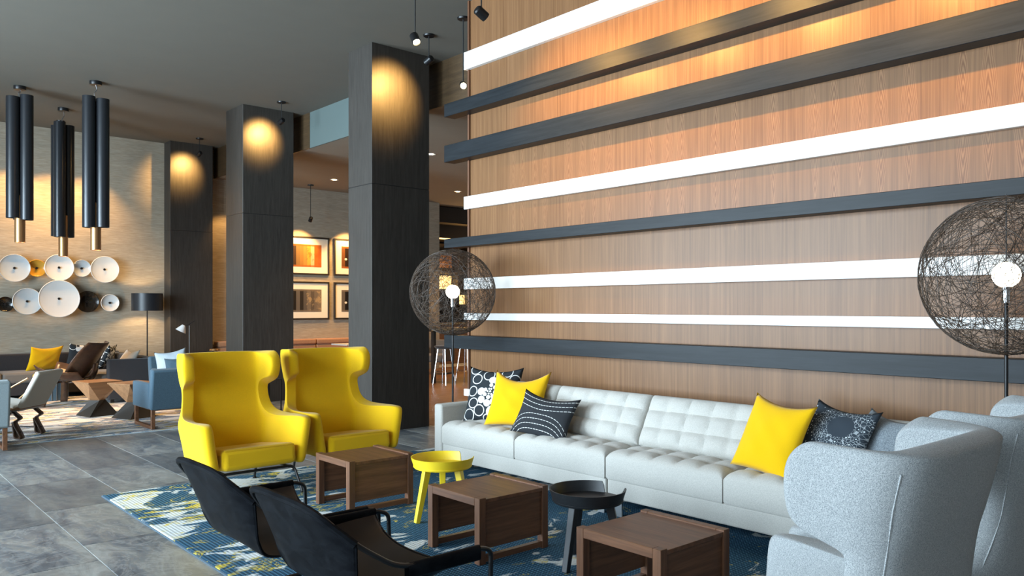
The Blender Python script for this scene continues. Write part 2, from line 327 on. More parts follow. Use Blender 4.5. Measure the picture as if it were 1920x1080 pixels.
# ------------------------------------------------------------------ geometry helpers
class MB:
    def __init__(s): s.v = []; s.f = []
    def add(s, vs, fs):
        k = len(s.v); s.v += [tuple(p) for p in vs]; s.f += [tuple(i+k for i in f) for f in fs]; return s
    def box(s, x0, x1, y0, y1, z0, z1):
        return s.add([(x0, y0, z0), (x1, y0, z0), (x1, y1, z0), (x0, y1, z0), (x0, y0, z1), (x1, y0, z1), (x1, y1, z1), (x0, y1, z1)],
                     [(3, 2, 1, 0), (4, 5, 6, 7), (0, 1, 5, 4), (1, 2, 6, 5), (2, 3, 7, 6), (3, 0, 4, 7)])
    def beam(s, a, b, wa, wb, up=(0, 0, 1), ha=None, hb=None):            # tapered rectangular bar from a to b
        a = Vector(a); b = Vector(b); d = (b-a).normalized(); x = d.cross(Vector(up))
        if x.length < 1e-4: x = d.cross(Vector((1, 0, 0)))
        x.normalize(); y = x.cross(d).normalized(); ha = ha or wa; hb = hb or wb
        vs = []
        for p, w, h in ((a, wa, ha), (b, wb, hb)):
            vs += [p-x*w/2-y*h/2, p+x*w/2-y*h/2, p+x*w/2+y*h/2, p-x*w/2+y*h/2]
        return s.add(vs, [(3, 2, 1, 0), (4, 5, 6, 7), (0, 1, 5, 4), (1, 2, 6, 5), (2, 3, 7, 6), (3, 0, 4, 7)])
    def tube(s, pts, r, n=8, closed=False, caps=True):
        pts = [Vector(p) for p in pts]; m = len(pts); vs = []; fs = []; prev = None
        for i, p in enumerate(pts):
            if closed: d = pts[(i+1) % m]-pts[i-1]
            else: d = pts[min(i+1, m-1)]-pts[max(i-1, 0)]
            d.normalize()
            if prev is None:
                u = d.cross(Vector((0, 0, 1)))
                if u.length < .05: u = d.cross(Vector((1, 0, 0)))
            else: u = prev-d*prev.dot(d)
            u.normalize(); prev = u; w = d.cross(u); rr = r[i] if isinstance(r, (list, tuple)) else r
            for k in range(n):
                a = 2*pi*k/n; vs.append(p+u*cos(a)*rr+w*sin(a)*rr)
        for i in range(m if closed else m-1):
            for k in range(n):
                j = (i+1) % m; fs.append((i*n+k, j*n+k, j*n+(k+1) % n, i*n+(k+1) % n))
        if caps and not closed: fs += [tuple(range(n))[::1], tuple(range((m-1)*n, m*n))[::-1]]
        return s.add(vs, fs)
    def lathe(s, prof, n=32, c=(0, 0, 0), axis='Z', a0=0, a1=2*pi):
        full = abs(a1-a0-2*pi) < 1e-6; N = n if full else n+1; vs = []; fs = []
        for k in range(N):
            a = a0+(a1-a0)*k/n
            for r, z in prof:
                p = (r*cos(a), r*sin(a), z)
                if axis == 'Y': p = (p[0], p[2], p[1])
                if axis == 'X': p = (p[2], p[0], p[1])
                vs.append((p[0]+c[0], p[1]+c[1], p[2]+c[2]))
        m = len(prof)
        for k in range(n):
            j = (k+1) % N
            for i in range(m-1):
                fs.append((k*m+i, j*m+i, j*m+i+1, k*m+i+1))
        return s.add(vs, fs)
    def grid(s, fn, nu, nv, wrap=False):
        vs = [fn(i/(nu-1) if not wrap else i/nu, j/(nv-1)) for i in range(nu) for j in range(nv)]
        fs = []
        for i in range(nu if wrap else nu-1):
            for j in range(nv-1):
                k = (i+1) % nu; fs.append((i*nv+j, k*nv+j, k*nv+j+1, i*nv+j+1))
        return s.add(vs, fs)
    def prism(s, poly, h0, h1, axis='Z'):
        n = len(poly)
        def P(p, h): return {'Z': (p[0], p[1], h), 'Y': (p[0], h, p[1]), 'X': (h, p[0], p[1])}[axis]
        return s.add([P(p, h0) for p in poly]+[P(p, h1) for p in poly], [tuple(range(n))[::-1], tuple(range(n, 2*n))]+[(i, (i+1) % n, n+(i+1) % n, n+i) for i in range(n)])

def crom(pts, n=6, closed=False):
    P = [Vector(p) for p in pts]; m = len(P); out = []
    rng = range(m) if closed else range(m-1)
    for i in rng:
        g = lambda k: P[k % m] if closed else P[min(max(k, 0), m-1)]
        a, b, c, d = g(i-1), g(i), g(i+1), g(i+2)
        for j in range(n):
            t = j/n
            out.append(.5*((2*b)+(c-a)*t+(2*a-5*b+4*c-d)*t*t+(3*b-a-3*c+d)*t**3))
    if not closed: out.append(P[-1])
    return out
def fillet(pts, r, n=5):
    P = [Vector(p) for p in pts]; out = [P[0]]
    for i in range(1, len(P)-1):
        a = (P[i-1]-P[i]); b = (P[i+1]-P[i]); k = min(r, a.length*.45, b.length*.45); a.normalize(); b.normalize()
        p0, p1 = P[i]+a*k, P[i]+b*k
        for j in range(n+1):
            t = j/n; out.append(p0*(1-t)**2+P[i]*2*t*(1-t)+p1*t*t)
    out.append(P[-1]); return out

def build(name, mb, mat, parent=None, loc=(0, 0, 0), rot=(0, 0, 0), bevel=0, seg=2, sub=0, solid=0, smooth=False, label=None, stuff=False):
    me = bpy.data.meshes.new(name); me.from_pydata(mb.v, [], mb.f); me.update()
    bm = bmesh.new(); bm.from_mesh(me); bmesh.ops.recalc_face_normals(bm, faces=bm.faces); bm.to_mesh(me); bm.free()
    if isinstance(mat, list):
        for k in mat: me.materials.append(M[k])
    else: me.materials.append(M[mat])
    o = bpy.data.objects.new(name, me); COL.objects.link(o); o.parent = parent; o.location = loc; o.rotation_euler = rot
    if solid:
        k = o.modifiers.new('solidify', 'SOLIDIFY'); k.thickness = solid; k.offset = 0
    if bevel:
        k = o.modifiers.new('bevel', 'BEVEL'); k.width = bevel; k.segments = seg; k.limit_method = 'ANGLE'; k.angle_limit = radians(40)
    if sub:
        k = o.modifiers.new('subsurf', 'SUBSURF'); k.levels = sub; k.render_levels = sub
    if smooth or sub:
        for p in me.polygons: p.use_smooth = True
        if smooth and not sub: me.set_sharp_from_angle(angle=radians(42))
    if label: o['label'] = label
    if stuff: o['kind'] = 'stuff'
    return o
def thing(name, label, cat, loc=(0, 0, 0), rz=0, group=None):
    o = bpy.data.objects.new(name, None); COL.objects.link(o); o.location = loc; o.rotation_euler = (0, 0, rz); o.empty_display_size = .1
    o['label'] = label; o['category'] = cat
    if group: o['group'] = group
    return o
def tag(o, label, cat, group=None):
    o['label'] = label; o['category'] = cat
    if group: o['group'] = group
    return o
def struct(o): o['kind'] = 'structure'; return o
def dup(root, loc, rz=None, label=None, group=None):
    r = root.copy(); COL.objects.link(r); r.location = loc
    if rz is not None: r.rotation_euler = (0, 0, rz)
    if label: r['label'] = label
    if group: r['group'] = group
    for ch in list(root.children):
        c = ch.copy(); COL.objects.link(c); c.parent = r
        for g in list(ch.children):
            d = g.copy(); COL.objects.link(d); d.parent = c
    return r
def light_under(l, parent):                       # keeps a lamp's own light with its lamp
    bpy.context.view_layer.update()
    mw = l.matrix_world.copy(); l.parent = parent; l.matrix_parent_inverse = parent.matrix_world.inverted(); return l

# ------------------------------------------------------------------ setting
XW = 5.15           # front plane of the walnut wall
H1, H2 = 4.68, 4.10
fl = struct(build('floor', MB().box(-4.2, 16.2, -3.7, 22, -.12, -.0025), 'grout'))
tile_proto = None; nt_ = 0
for i in range(-5, 10):
    x0 = .70+.6*i
    if x0 > 5.9: continue
    x1 = min(x0+.6, 5.95)
    ph = 6.27+.385*i
    for k in range(-12, 12):
        y0 = ph+1.1*k
        if y0 < -1.6 or y0+1.1 > 16.2 or x0 < -2.6: continue
        if abs(x1-x0-.6) > .01:
            t = build('tile', MB().box(.003, x1-x0-.003, .003, 1.097, -.012, 0), 'slate', fl, (x0, y0, 0), bevel=.0012, seg=1); nt_ += 1; continue
        if tile_proto is None:
            tile_proto = build('tile', MB().box(.0035, .5965, .0035, 1.0965, -.012, 0), 'slate', fl, (x0, y0, 0), bevel=.0012, seg=1); nt_ += 1
        else:
            t = tile_proto.copy(); COL.objects.link(t); t.location = (x0, y0, 0); t.parent = fl; nt_ += 1
plank_proto = None
for r in range(46):
    y0 = 7.0+.2*r
    if y0 > 16: break
    for k in range(5):
        x0 = 5.96+2.2*k-(r*.73) % 2.2
        a, b = max(x0, 5.96), x0+2.2
        if b-a < .3: continue
        full = abs(b-a-2.2) < .01
        if full and plank_proto:
            p = plank_proto.copy(); COL.objects.link(p); p.location = (a, y0, 0); p.parent = fl
        else:
            p = build('plank', MB().box(.0015, b-a-.0015, .0015, .1985, -.012, .0), 'plank', fl, (a, y0, 0), bevel=.001, seg=1)
            if full: plank_proto = p

# ceilings: high slab over the hall, lower slab with its bulkhead over the bar side
struct(build('ceiling', MB().box(-4.2, 6.16, -3.7, 16.2, H1, H1+.15), 'ceiling'))
struct(build('ceiling', MB().box(6.16, 16.2, -3.7, 22, H2, H2+.15), 'ceiling_low'))
struct(build('trim_2', MB().box(6.135, 6.16, 8.7, 11.9, H2, H1), 'ceiling_face'))
struct(build('trim_3', MB().box(6.13, 6.16, -3.7, 8.7, H2, H1), 'bulkhead_brown'))
struct(build('trim_4', MB().box(6.13, 6.16, 11.9, 16.0, H2, H1), 'bulkhead_brown'))
# walls
struct(build('wall_back', MB().box(-4.2, 11.75, 16.0, 16.2, 0, H1+.1), 'grass'))
struct(build('wall_right', MB().box(16.0, 16.2, -3.7, 22, 0, H1), 'plaster'))
struct(build('wall_bar', MB().box(11.0, 16.2, 20.8, 21.0, 0, H1), 'bar_dark'))
struct(build('wall_lounge', MB().box(XW, XW+.28, -3.7, 6.47, .085, H1+.05), 'walnut'))
struct(build('trim_1', MB().box(XW-.02, XW+.28, 6.47, 6.495, .0, H1), 'walnut_z'))
struct(build('baseboard_lounge', MB().box(XW+.004, XW+.27, -3.7, 6.47, 0, .085), 'stone'))
struct(build('wall_behind', MB().box(5.43, 16.2, -3.9, -3.7, 0, H1), 'plaster'))
# window walls with daylight bays (left and behind the camera)
wl = MB().box(-4.2, -4.0, -3.7, 16.2, 0, .35).box(-4.2, -4.0, -3.7, 16.2, 4.2, H1)
for y in (-3.7, -2.4, 1.2, 4.8, 8.4, 12.0):
    wl.box(-4.2, -4.0, y, y+(.6 if y > -3 else .7), .35, 4.2)
wl.box(-4.2, -4.0, 12.6, 16.2, .35, 4.2)
struct(build('wall_left', wl, 'plaster'))
wf = MB().box(-4.2, 5.43, -3.7, -3.5, 0, H1)
struct(build('wall_front', wf, 'plaster'))
def window(n, loc, rz, w):
    fr = MB()
    for a, b in ((-w/2, -w/2+.06), (-.03, .03), (w/2-.06, w/2)): fr.box(a, b, -.03, .03, .35, 4.2)
    for a, b in ((.35, .41), (4.14, 4.2)): fr.box(-w/2, w/2, -.028, .028, a, b)
    o = struct(build('window_%d' % n, fr, 'black_metal', loc=loc, rot=(0, 0, rz)))
    build('pane', MB().box(-w/2+.06, -.03, -.006, .006, .41, 4.14), 'glass', o); build('pane', MB().box(.03, w/2-.06, -.006, .006, .41, 4.14), 'glass', o)
for i, y in enumerate((-.3, 3.3, 6.9, 10.5)): window(i+1, (-4.06, y, 0), pi/2, 3.0 if i else 3.0)

# columns clad in dark veneer panels
def column(x0, x1, y0, y1, joint, label):
    r = thing('column', label, 'column', ((x0+x1)/2, (y0+y1)/2, 0)); w, d = (x1-x0)/2, (y1-y0)/2
    build('core', MB().box(-w+.006, w-.006, -d+.006, d-.006, 0, H1), 'black_paint', r)
    build('panel', MB().box(-w, w, -d, d, 0, joint-.003), 'column', r, bevel=.003, seg=1)
    build('panel', MB().box(-w, w, -d, d, joint+.003, H1), 'column', r, bevel=.003, seg=1)
column(5.06, 5.90, 8.25, 8.80, 2.99, 'nearest and tallest dark clad column, right of the yellow chairs')
column(5.09, 5.94, 12.09, 12.75, 2.98, 'middle dark clad column behind the left yellow wing chair')
column(5.17, 5.98, 15.65, 15.99, 2.98, 'farthest dark clad column against the textured wall beside the drum lamp')

# horizontal slats of the walnut wall
SL = [('white', 3.965, 4.145, 'topmost white slat crossing the upper walnut wall'), ('dark', 3.50, 3.635, 'narrow dark slat just below the topmost white slat'),
      ('dark', 3.025, 3.20, 'deep dark slat above the white slat, casting the widest shadow'), ('white', 2.52, 2.65, 'white slat between two dark slats on the middle of the wall'),
      ('dark', 2.125, 2.22, 'slim dark slat just above the wire globe lamps'), ('white', 1.69, 1.805, 'white slat level with the glowing lamp bulbs'),
      ('white', 1.375, 1.445, 'thin white slat below the bulbs, near eye level'), ('dark', 1.08, 1.215, 'lowest dark slat above the sofa cushions'),
      ('white', .59, .66, 'lowest white slat, its end showing behind the ring print cushion')]
for kind, z0, z1, lab in SL:
    d, ye = (.05, 6.52) if kind == 'white' else (.14, 6.74)
    tag(build('wall_slat', MB().box(XW-d, XW+(.0 if kind == 'white' else 0), -3.45, ye, z0, z1), 'white' if kind == 'white' else 'strip_dark', loc=(0, 0, 0), bevel=.003, seg=1), lab, 'slat', 'horizontal slats on the walnut wall')

# ------------------------------------------------------------------ rugs
def make_rug(x0, x1, y0, y1, mat, label, edge):
    r = thing('rug', label, 'rug', (0, 0, 0))
    build('pile', MB().box(x0, x1, y0, y1, .001, .013), mat, r, bevel=.004, seg=2)
    b = MB()
    e = .008
    b.box(x0-e, x0, y0-e, y1+e, .001, .008).box(x1, x1+e, y0-e, y1+e, .001, .008).box(x0, x1, y1, y1+e, .001, .008).box(x0, x1, y0-e, y0, .001, .008)
    build('binding', b, edge, r)
make_rug(1.757, 5.05, .3, 6.888, 'rug', 'large blue rug with white and yellow patches under the sofa group', 'blue')
make_rug(-1.2, 4.93, 10.112, 14.9, 'rug_far', 'pale pink and ochre rug under the far lounge seats', 'pale_blue_cloth')
RUG = .013

# ------------------------------------------------------------------ wing chairs
def lerp_rows(rows, z):
    for a, b in zip(rows, rows[1:]):
        if a[0] <= z <= b[0]:
            t = (z-a[0])/(b[0]-a[0]); return [a[i]*(1-t)+b[i]*t for i in range(len(a))]
    return rows[-1]
def wing_chair(mat, label, loc, rz, group):
    r = thing('wing_chair', label, 'armchair', loc, rz, group)
    # z, half width, y of the back, y of the front edge of the sides, flare of the front edge
    R = [(.215, .335, .255, -.405, .015, .10), (.30, .345, .265, -.408, .02, .10), (.42, .362, .285, -.41, .025, .10), (.52, .372, .300, -.412, .03, .10), (.56, .374, .308, -.405, .035, .10),
         (.583, .374, .312, -.375, .035, .10), (.596, .373, .315, -.27, .03, .10), (.606, .370, .318, -.02, .015, .10), (.620, .362, .322, .13, .008, .095), (.645, .346, .327, .205, .003, .085), (.69, .328, .335, .248, .0, .07),
         (.76, .318, .348, .268, .0, .065), (.815, .320, .358, .272, .0, .065),
         (.842, .326, .365, .245, .0, .07), (.862, .334, .371, .19, .006, .08), (.880, .340, .376, .13, .012, .09), (.91, .345, .384, .105, .016, .10), (.98, .352, .400, .10, .020, .10), (1.045, .352, .414, .105, .020, .10), (1.083, .346, .422, .13, .012, .10), (1.103, .340, .427, .18, .005, .10)]
    NS = 7
    def row(z, w, yb, yf, fl_, cr):
        pts = []
        yc = yb-cr
        for k in range(NS):                        # right side front to corner
            q = k/(NS-1); y = yf*(1-q)+yc*q; pts.append((w+fl_*(1-q), y, z))
        for a in (30, 62): pts.append((w-cr+cr*cos(radians(a)), yc+cr*sin(radians(a)), z))
        for k in (-.55, -.2, .2, .55): pts.append((-k*(w-.06)/.7, yb+.012*(1-abs(k)), z))
        for a in (118, 150): pts.append((-w+cr+cr*cos(radians(a)), yc+cr*sin(radians(a)), z))
        for k in range(NS):
            q = 1-k/(NS-1); y = yf*(1-q)+yc*q; pts.append((-w-fl_*(1-q), y, z))
        return pts
    def tilt(z): return max(0, 1-abs(z-.58)/.16)
    ZS = lambda z: z-.075*tilt(z)
    rows = [[(x, y, ZS(z)+.092*tilt(z)*max(0, min(1, (.30-y)/.7))) for x, y, z in row(*a)] for a in R]; n = len(rows[0]); mb = MB()
    mb.add([p for q in rows for p in q], [(i*n+j, i*n+j+1, (i+1)*n+j+1, (i+1)*n+j) for i in range(len(rows)-1) for j in range(n-1)])
    sh = build('shell', mb, mat, r, solid=.09, sub=2)
    # seam piping down the outer back edges
    for s in (-1, 1):
        pts = []
        for z in [.25, .35, .45, .55, .65, .75, .85, .95, 1.05]:
            _, w, yb, yf, f_, cr = lerp_rows(R, z); pts.append((s*(w-cr+(cr+.038)*cos(radians(45))), yb-cr+(cr+.038)*sin(radians(45)), z))
        build('seam', MB().tube(crom(pts, 3), .0035, 5), mat, r, smooth=True)
    def cushion(u, v):
        return None
    c = MB().box(-.30, .30, 0, .62, -.165, .0)
    build('seat', c, mat, r, (0, -.405, .40), (radians(-7), 0, 0), bevel=.04, seg=4, smooth=True)
    build('seat_seam', MB().tube(crom([(-.28, -.398, .386), (0, -.400, .387), (.28, -.398, .386)], 4), .004, 5), mat, r, smooth=True)
    fr = MB()
    fr.tube(fillet([(-.33, -.45, .006), (-.30, -.36, .205), (.30, -.36, .205), (.33, -.45, .006)], .05), .011, 8)
    build('front_leg_frame', fr, 'black_metal', r, smooth=True)
    for s in (-1, 1):
        build('rear_leg', MB().tube(fillet([(s*.26, -.36, .20), (s*.26, .22, .20), (s*.27, .30, .10), (s*.27, .33, .006)], .04), .011, 8), 'black_metal', r, smooth=True)
    for s in (-1, 1):
        build('foot', MB().lathe([(0, 0), (.016, 0), (.016, .012), (0, .012)], 10, (s*.33, -.45, -.004)), 'black_metal', r)
        build('foot', MB().lathe([(0, 0), (.016, 0), (.016, .012), (0, .012)], 10, (s*.27, .33, -.004)), 'black_metal', r)
    return r
ch = wing_chair('yellow', 'left yellow wing chair with high winged back and thin black legs', (2.66, 6.38, RUG+.004), 0, 'yellow wing chairs')
dup(ch, (3.60, 6.45, RUG+.004), 0, 'right yellow wing chair, the one nearer the big column')
cg = wing_chair('tweed', 'nearest grey tweed wing chair seen from behind at lower right', (2.47, 1.29, RUG+.004), pi, 'grey wing chairs')
dup(cg, (3.46, 1.31, RUG+.004), pi, 'farther grey tweed wing chair next to the right wire globe lamp')

# ------------------------------------------------------------------ sofas
def tuft_mesh(w, d, h, cells, r, depth, res=.022, crown=.02):
    def axis(L):
        n = max(6, int(L/res)); a = [-L/2+L*i/n for i in range(n+1)]
        ex = []
        for k in (.12, .35, .65): ex += [-L/2+r*k*.6, L/2-r*k*.6]
        return sorted(set(a+ex))
    X, Y = axis(w), axis(d); nx, ny = cells
    def z(x, y):
        e = min(w/2-abs(x), d/2-abs(y)); zz = h
        ex, ey = min(w/2-abs(x), r), min(d/2-abs(y), r)
        k = sqrt(max(0, 1-((r-ex)/r)**2))*sqrt(max(0, 1-((r-ey)/r)**2))
        base = h-r*.9+r*.9*k
        base += crown*(1-(2*x/w)**4)*(1-(2*y/d)**4)
        cx, cy = w/nx, d/ny
        fx = (x+w/2)/cx; fy = (y+d/2)/cy
        dx = abs(fx-round(fx))*cx; dy = abs(fy-round(fy))*cy
        ix = 0 < round(fx) < nx; iy = 0 < round(fy) < ny
        s = 0
        if ix: s = max(s, .55*math.exp(-(dx/.016)**2)*1.0)
        if iy: s = max(s, .55*math.exp(-(dy/.016)**2)*1.0)
        if ix and iy: s = max(s, 1.0*math.exp(-((dx*dx+dy*dy)/(.03**2))))
        px, py = abs(fx-math.floor(fx)-.5)*2, abs(fy-math.floor(fy)-.5)*2
        puff = .5*depth*(1-px**2)*(1-py**2)
        return base+puff*min(1, e/.05)-depth*s*min(1, e/.04)
    mb = MB(); n, m = len(X), len(Y)
    vs = [(x, y, z(x, y)) for x in X for y in Y]
    fs = [(i*m+j, (i+1)*m+j, (i+1)*m+j+1, i*m+j+1) for i in range(n-1) for j in range(m-1)]
    ring = [i*m for i in range(n)]+[(n-1)*m+j for j in range(1, m)]+[i*m+m-1 for i in range(n-2, -1, -1)]+[j for j in range(m-2, 0, -1)]
    k = len(vs); zb = r*.35
    for q in ring: x, y, _ = vs[q]; vs.append((x, y, zb))
    k2 = len(vs)
    for q in ring: x, y, _ = vs[q]; vs.append((x*(1-2*zb*.6/w), y*(1-2*zb*.6/d), 0))
    L = len(ring)
    for i in range(L):
        j = (i+1) % L; fs.append((ring[i], ring[j], k+j, k+i)); fs.append((k+i, k+j, k2+j, k2+i))
    fs.append(tuple(range(k2, k2+L)))
    return mb.add(vs, fs)
def sofa(label, y0, y1, arm_end, group):
    # y1 is the far end; arm_end +1: arm at the far end, -1: arm at the near end; local frame equals world orientation
    r = thing('sofa', label, 'sofa', (4.27, (y0+y1)/2, RUG), 0, group); yc = (y0+y1)/2; a, b = y0-yc, y1-yc
    D = .83
    build('base', MB().box(.02, D, a+.004, b-.004, .13, .265), 'sofa', r, bevel=.012, seg=3)
    build('back_frame', MB().box(D-.13, D, a+.004, b-.004, .25, .735), 'sofa', r, bevel=.03, seg=4, smooth=True)
    A = .115
    if arm_end > 0: ar = MB().box(.0, D-.005, b-A, b, .125, .615); lo, hi = a, b-A
    else: ar = MB().box(.0, D-.005, a, a+A, .125, .615); lo, hi = a+A, b
    build('arm', ar, 'sofa', r, bevel=.022, seg=4, smooth=True)
    cw = (hi-lo)/2
    sm = tuft_mesh(.66, cw-.008, .195, (4, 5), .045, .022)
    bm_ = tuft_mesh(.40, cw-.008, .17, (3, 5), .05, .024)
    for k in range(2):
        cy = lo+cw*(k+.5)
        build('seat_cushion', sm, 'sofa', r, (.335, cy, .262), smooth=True)
        build('back_cushion', bm_, 'sofa', r, (.575, cy, .585), (0, -radians(62), 0), smooth=True)
    for x, y in ((.06, a+.08), (.06, b-.08), (D-.08, a+.08), (D-.08, b-.08)):
        build('leg', MB().box(x-.006, x+.006, y-.03, y+.03, 0, .14), 'steel', r, label='flat steel leg')
sofa('pale grey tufted sofa section at the far end, with a left arm', 3.83, 5.90, 1, 'tufted sofa sections')
sofa('pale grey tufted sofa section at the near end, behind the grey wing chairs', 1.76, 3.825, -1, 'tufted sofa sections')

# ------------------------------------------------------------------ cushions
def pillow_mesh(w, h, T, seed=0, n=22):
    rnd = random.Random(seed); ph = [rnd.uniform(0, 6.28) for _ in range(6)]
    mb = MB()
    def side(sg):
        def fn(u, v):
            x, y = 2*u-1, 2*v-1
            px = x*(1-.085*(1-x*x*0)*(1-y*y)); py = y*(1-.085*(1-x*x))
            e = max(0, (1-abs(x)**2.4))*max(0, (1-abs(y)**2.4))
            z = T*e**.55
            wr = .006*sin(7*x+ph[0]+3*y)*sin(5*y+ph[1])+.004*sin(13*(x-y)+ph[2])*(abs(x*y))
            return (px*w/2, py*h/2, sg*(z+wr*e))
        return fn
    mb.grid(side(1), n, n); mb.grid(side(-1), n, n)
    return mb
BASE = Matrix(((0, 0, -1), (-1, 0, 0), (0, 1, 0)))
def pillow(label, w, h, T, mat, pos, yaw=0, tilt=15, roll=0, seed=0, group=None, sag=0):
    """pos: centre of the pillow; facing -X before yaw (yaw in degrees about Z)"""
    mb = pillow_mesh(w, h, T, seed)
    R = Matrix.Rotation(radians(yaw), 3, 'Z') @ BASE @ Matrix.Rotation(-radians(tilt), 3, 'X') @ Matrix.Rotation(radians(roll), 3, 'Z')
    if sag:
        mb.v = [(x, y-sag*(1-(2*x/w)**2)*max(0, .5+y/h), z) for x, y, z in mb.v]
    o = build('cushion', mb, mat, loc=pos, rot=R.to_euler(), smooth=True)
    bm = bmesh.new(); bm.from_mesh(o.data); bmesh.ops.remove_doubles(bm, verts=bm.verts, dist=.0015); bmesh.ops.recalc_face_normals(bm, faces=bm.faces); bm.to_mesh(o.data); bm.free()
    return tag(o, label, 'cushion', group)
G = 'scatter cushions on the pale sofa'
pillow('black cushion printed with white rings and dots at the sofa arm', .52, .52, .075, 'circle_print', (4.66, 5.52, .715), 30, 22, 0, 1, G, .03)
pillow('plain yellow cushion between the ring print and dashed line cushions', .53, .52, .075, 'yellow_cotton', (4.56, 5.08, .725), 22, 28, 0, 2, G, .09)
pillow('low black cushion with white dashed lines in front of a yellow one', .56, .38, .075, 'stripe_print', (4.44, 4.62, .635), 12, 28, -6, 3, G, .04)
pillow('large plain yellow cushion at the near end of the sofa', .47, .50, .075, 'yellow_cotton', (4.50, 2.64, .70), -8, 24, -6, 4, G, .03)
pillow('dark blue cushion printed with white dots around a plain oval', .48, .48, .075, 'dots_print', (4.62, 2.30, .70), -14, 28, -4, 5, G, .03)
pillow('plain grey nubby cushion behind the nearest grey wing chair', .46, .42, .08, 'grey_cushion', (4.71, 2.07, .68), -32, 24, -4, 6, G, .02)

# ------------------------------------------------------------------ walnut tables
def walnut_table(label, x0, x1, y0, y1, h=.385):
    r = thing('side_table', label, 'table', ((x0+x1)/2, (y0+y1)/2, RUG), 0, 'walnut side tables'); w, d = (x1-x0)/2, (y1-y0)/2; L = .048
    for sx in (-1, 1):
        xa, xb = (-w, -w+L) if sx < 0 else (w-L, w)
        for sy in (-1, 1):
            ya, yb = (-d, -d+L) if sy < 0 else (d-L, d)
            build('leg', MB().box(xa, xb, ya, yb, 0, h), 'walnut_z', r, bevel=.002, seg=1)
        build('top_rail', MB().box(xa, xb, -d+L, d-L, h-L, h), 'walnut_y', r, bevel=.002, seg=1)
    build('top', MB().box(-w+L, w-L, -d+.004, d-.004, h-.032, h-.010), 'walnut_y', r, bevel=.0015, seg=1)
    for s in (-1, 1):
        ya, yb = (-d+.012, -d+.032) if s < 0 else (d-.032, d-.012)
        build('side_panel', MB().box(-w+L, w-L, ya, yb, .085, h-.032), 'walnut_x', r, bevel=.0015, seg=1)
        ya, yb = (-d+.004, -d+.040) if s < 0 else (d-.040, d-.004)
        build('stretcher', MB().box(-w+L, w-L, ya, yb, .010, .045), 'walnut_x', r, bevel=.0015, seg=1)
walnut_table('walnut side table farthest from the camera, in front of the right yellow chair', 2.90, 3.45, 5.03, 5.53)
walnut_table('walnut side table between the yellow and black tray tables', 2.90, 3.45, 3.56, 4.07)
walnut_table('nearest walnut side table, cut by the bottom of the picture', 2.90, 3.45, 2.26, 2.79)

# ------------------------------------------------------------------ tray tables
def tray_table(label, x, y, mat, legs, gap):
    r = thing('tray_table', label, 'table', (x, y, RUG), 0, 'round tray tables'); R = .222; zt = .365
    build('tray', MB().lathe([(0, zt), (.198, zt), (.207, zt+.010), (.207, zt+.014), (0, zt+.014)], 56), mat, r, smooth=True)
    prof = [(.200, zt+.002), (.2235, zt+.075), (.2165, zt+.075), (.194, zt+.004)]
    n = 84; mb = MB(); vs = []; m = len(prof)
    g0 = radians(gap); half = radians(20)
    for k in range(n+1):
        a = g0+half+(2*pi-2*half)*k/n
        q = min(1, k/1.5, (n-k)/3.0); q = max(q, 0)
        for i, (rr, zz) in enumerate(prof):
            zz2 = zt+.012+(zz-zt-.012)*q if i in (1, 2) else zz
            if i in (1, 2): rr = rr-.02*(1-q)
            vs.append((rr*cos(a), rr*sin(a), zz2))
    fs = [(k*m+i, (k+1)*m+i, (k+1)*m+(i+1) % m, k*m+(i+1) % m) for k in range(n) for i in range(m)]
    fs += [tuple(range(m)), tuple(range(n*m, n*m+m))[::-1]]
    mb.add(vs, fs); build('rim', mb, mat, r, smooth=True)
    for a in legs:
        a = radians(a); u = Vector((cos(a), sin(a), 0))
        build('leg', MB().beam(u*.125+Vector((0, 0, zt)), u*.205, .046, .036, up=u, ha=.05, hb=.034), mat, r, bevel=.004, seg=2)
# camera-right direction is -41.5 deg in plan
tray_table('yellow round tray table with three splayed legs', 3.355, 4.53, 'yellow_paint', (215-41.5, 95-41.5, 335-41.5), -8)
tray_table('black round tray table with three splayed legs', 3.39, 3.17, 'black_paint', (228-41.5, 108-41.5, 348-41.5), -8)

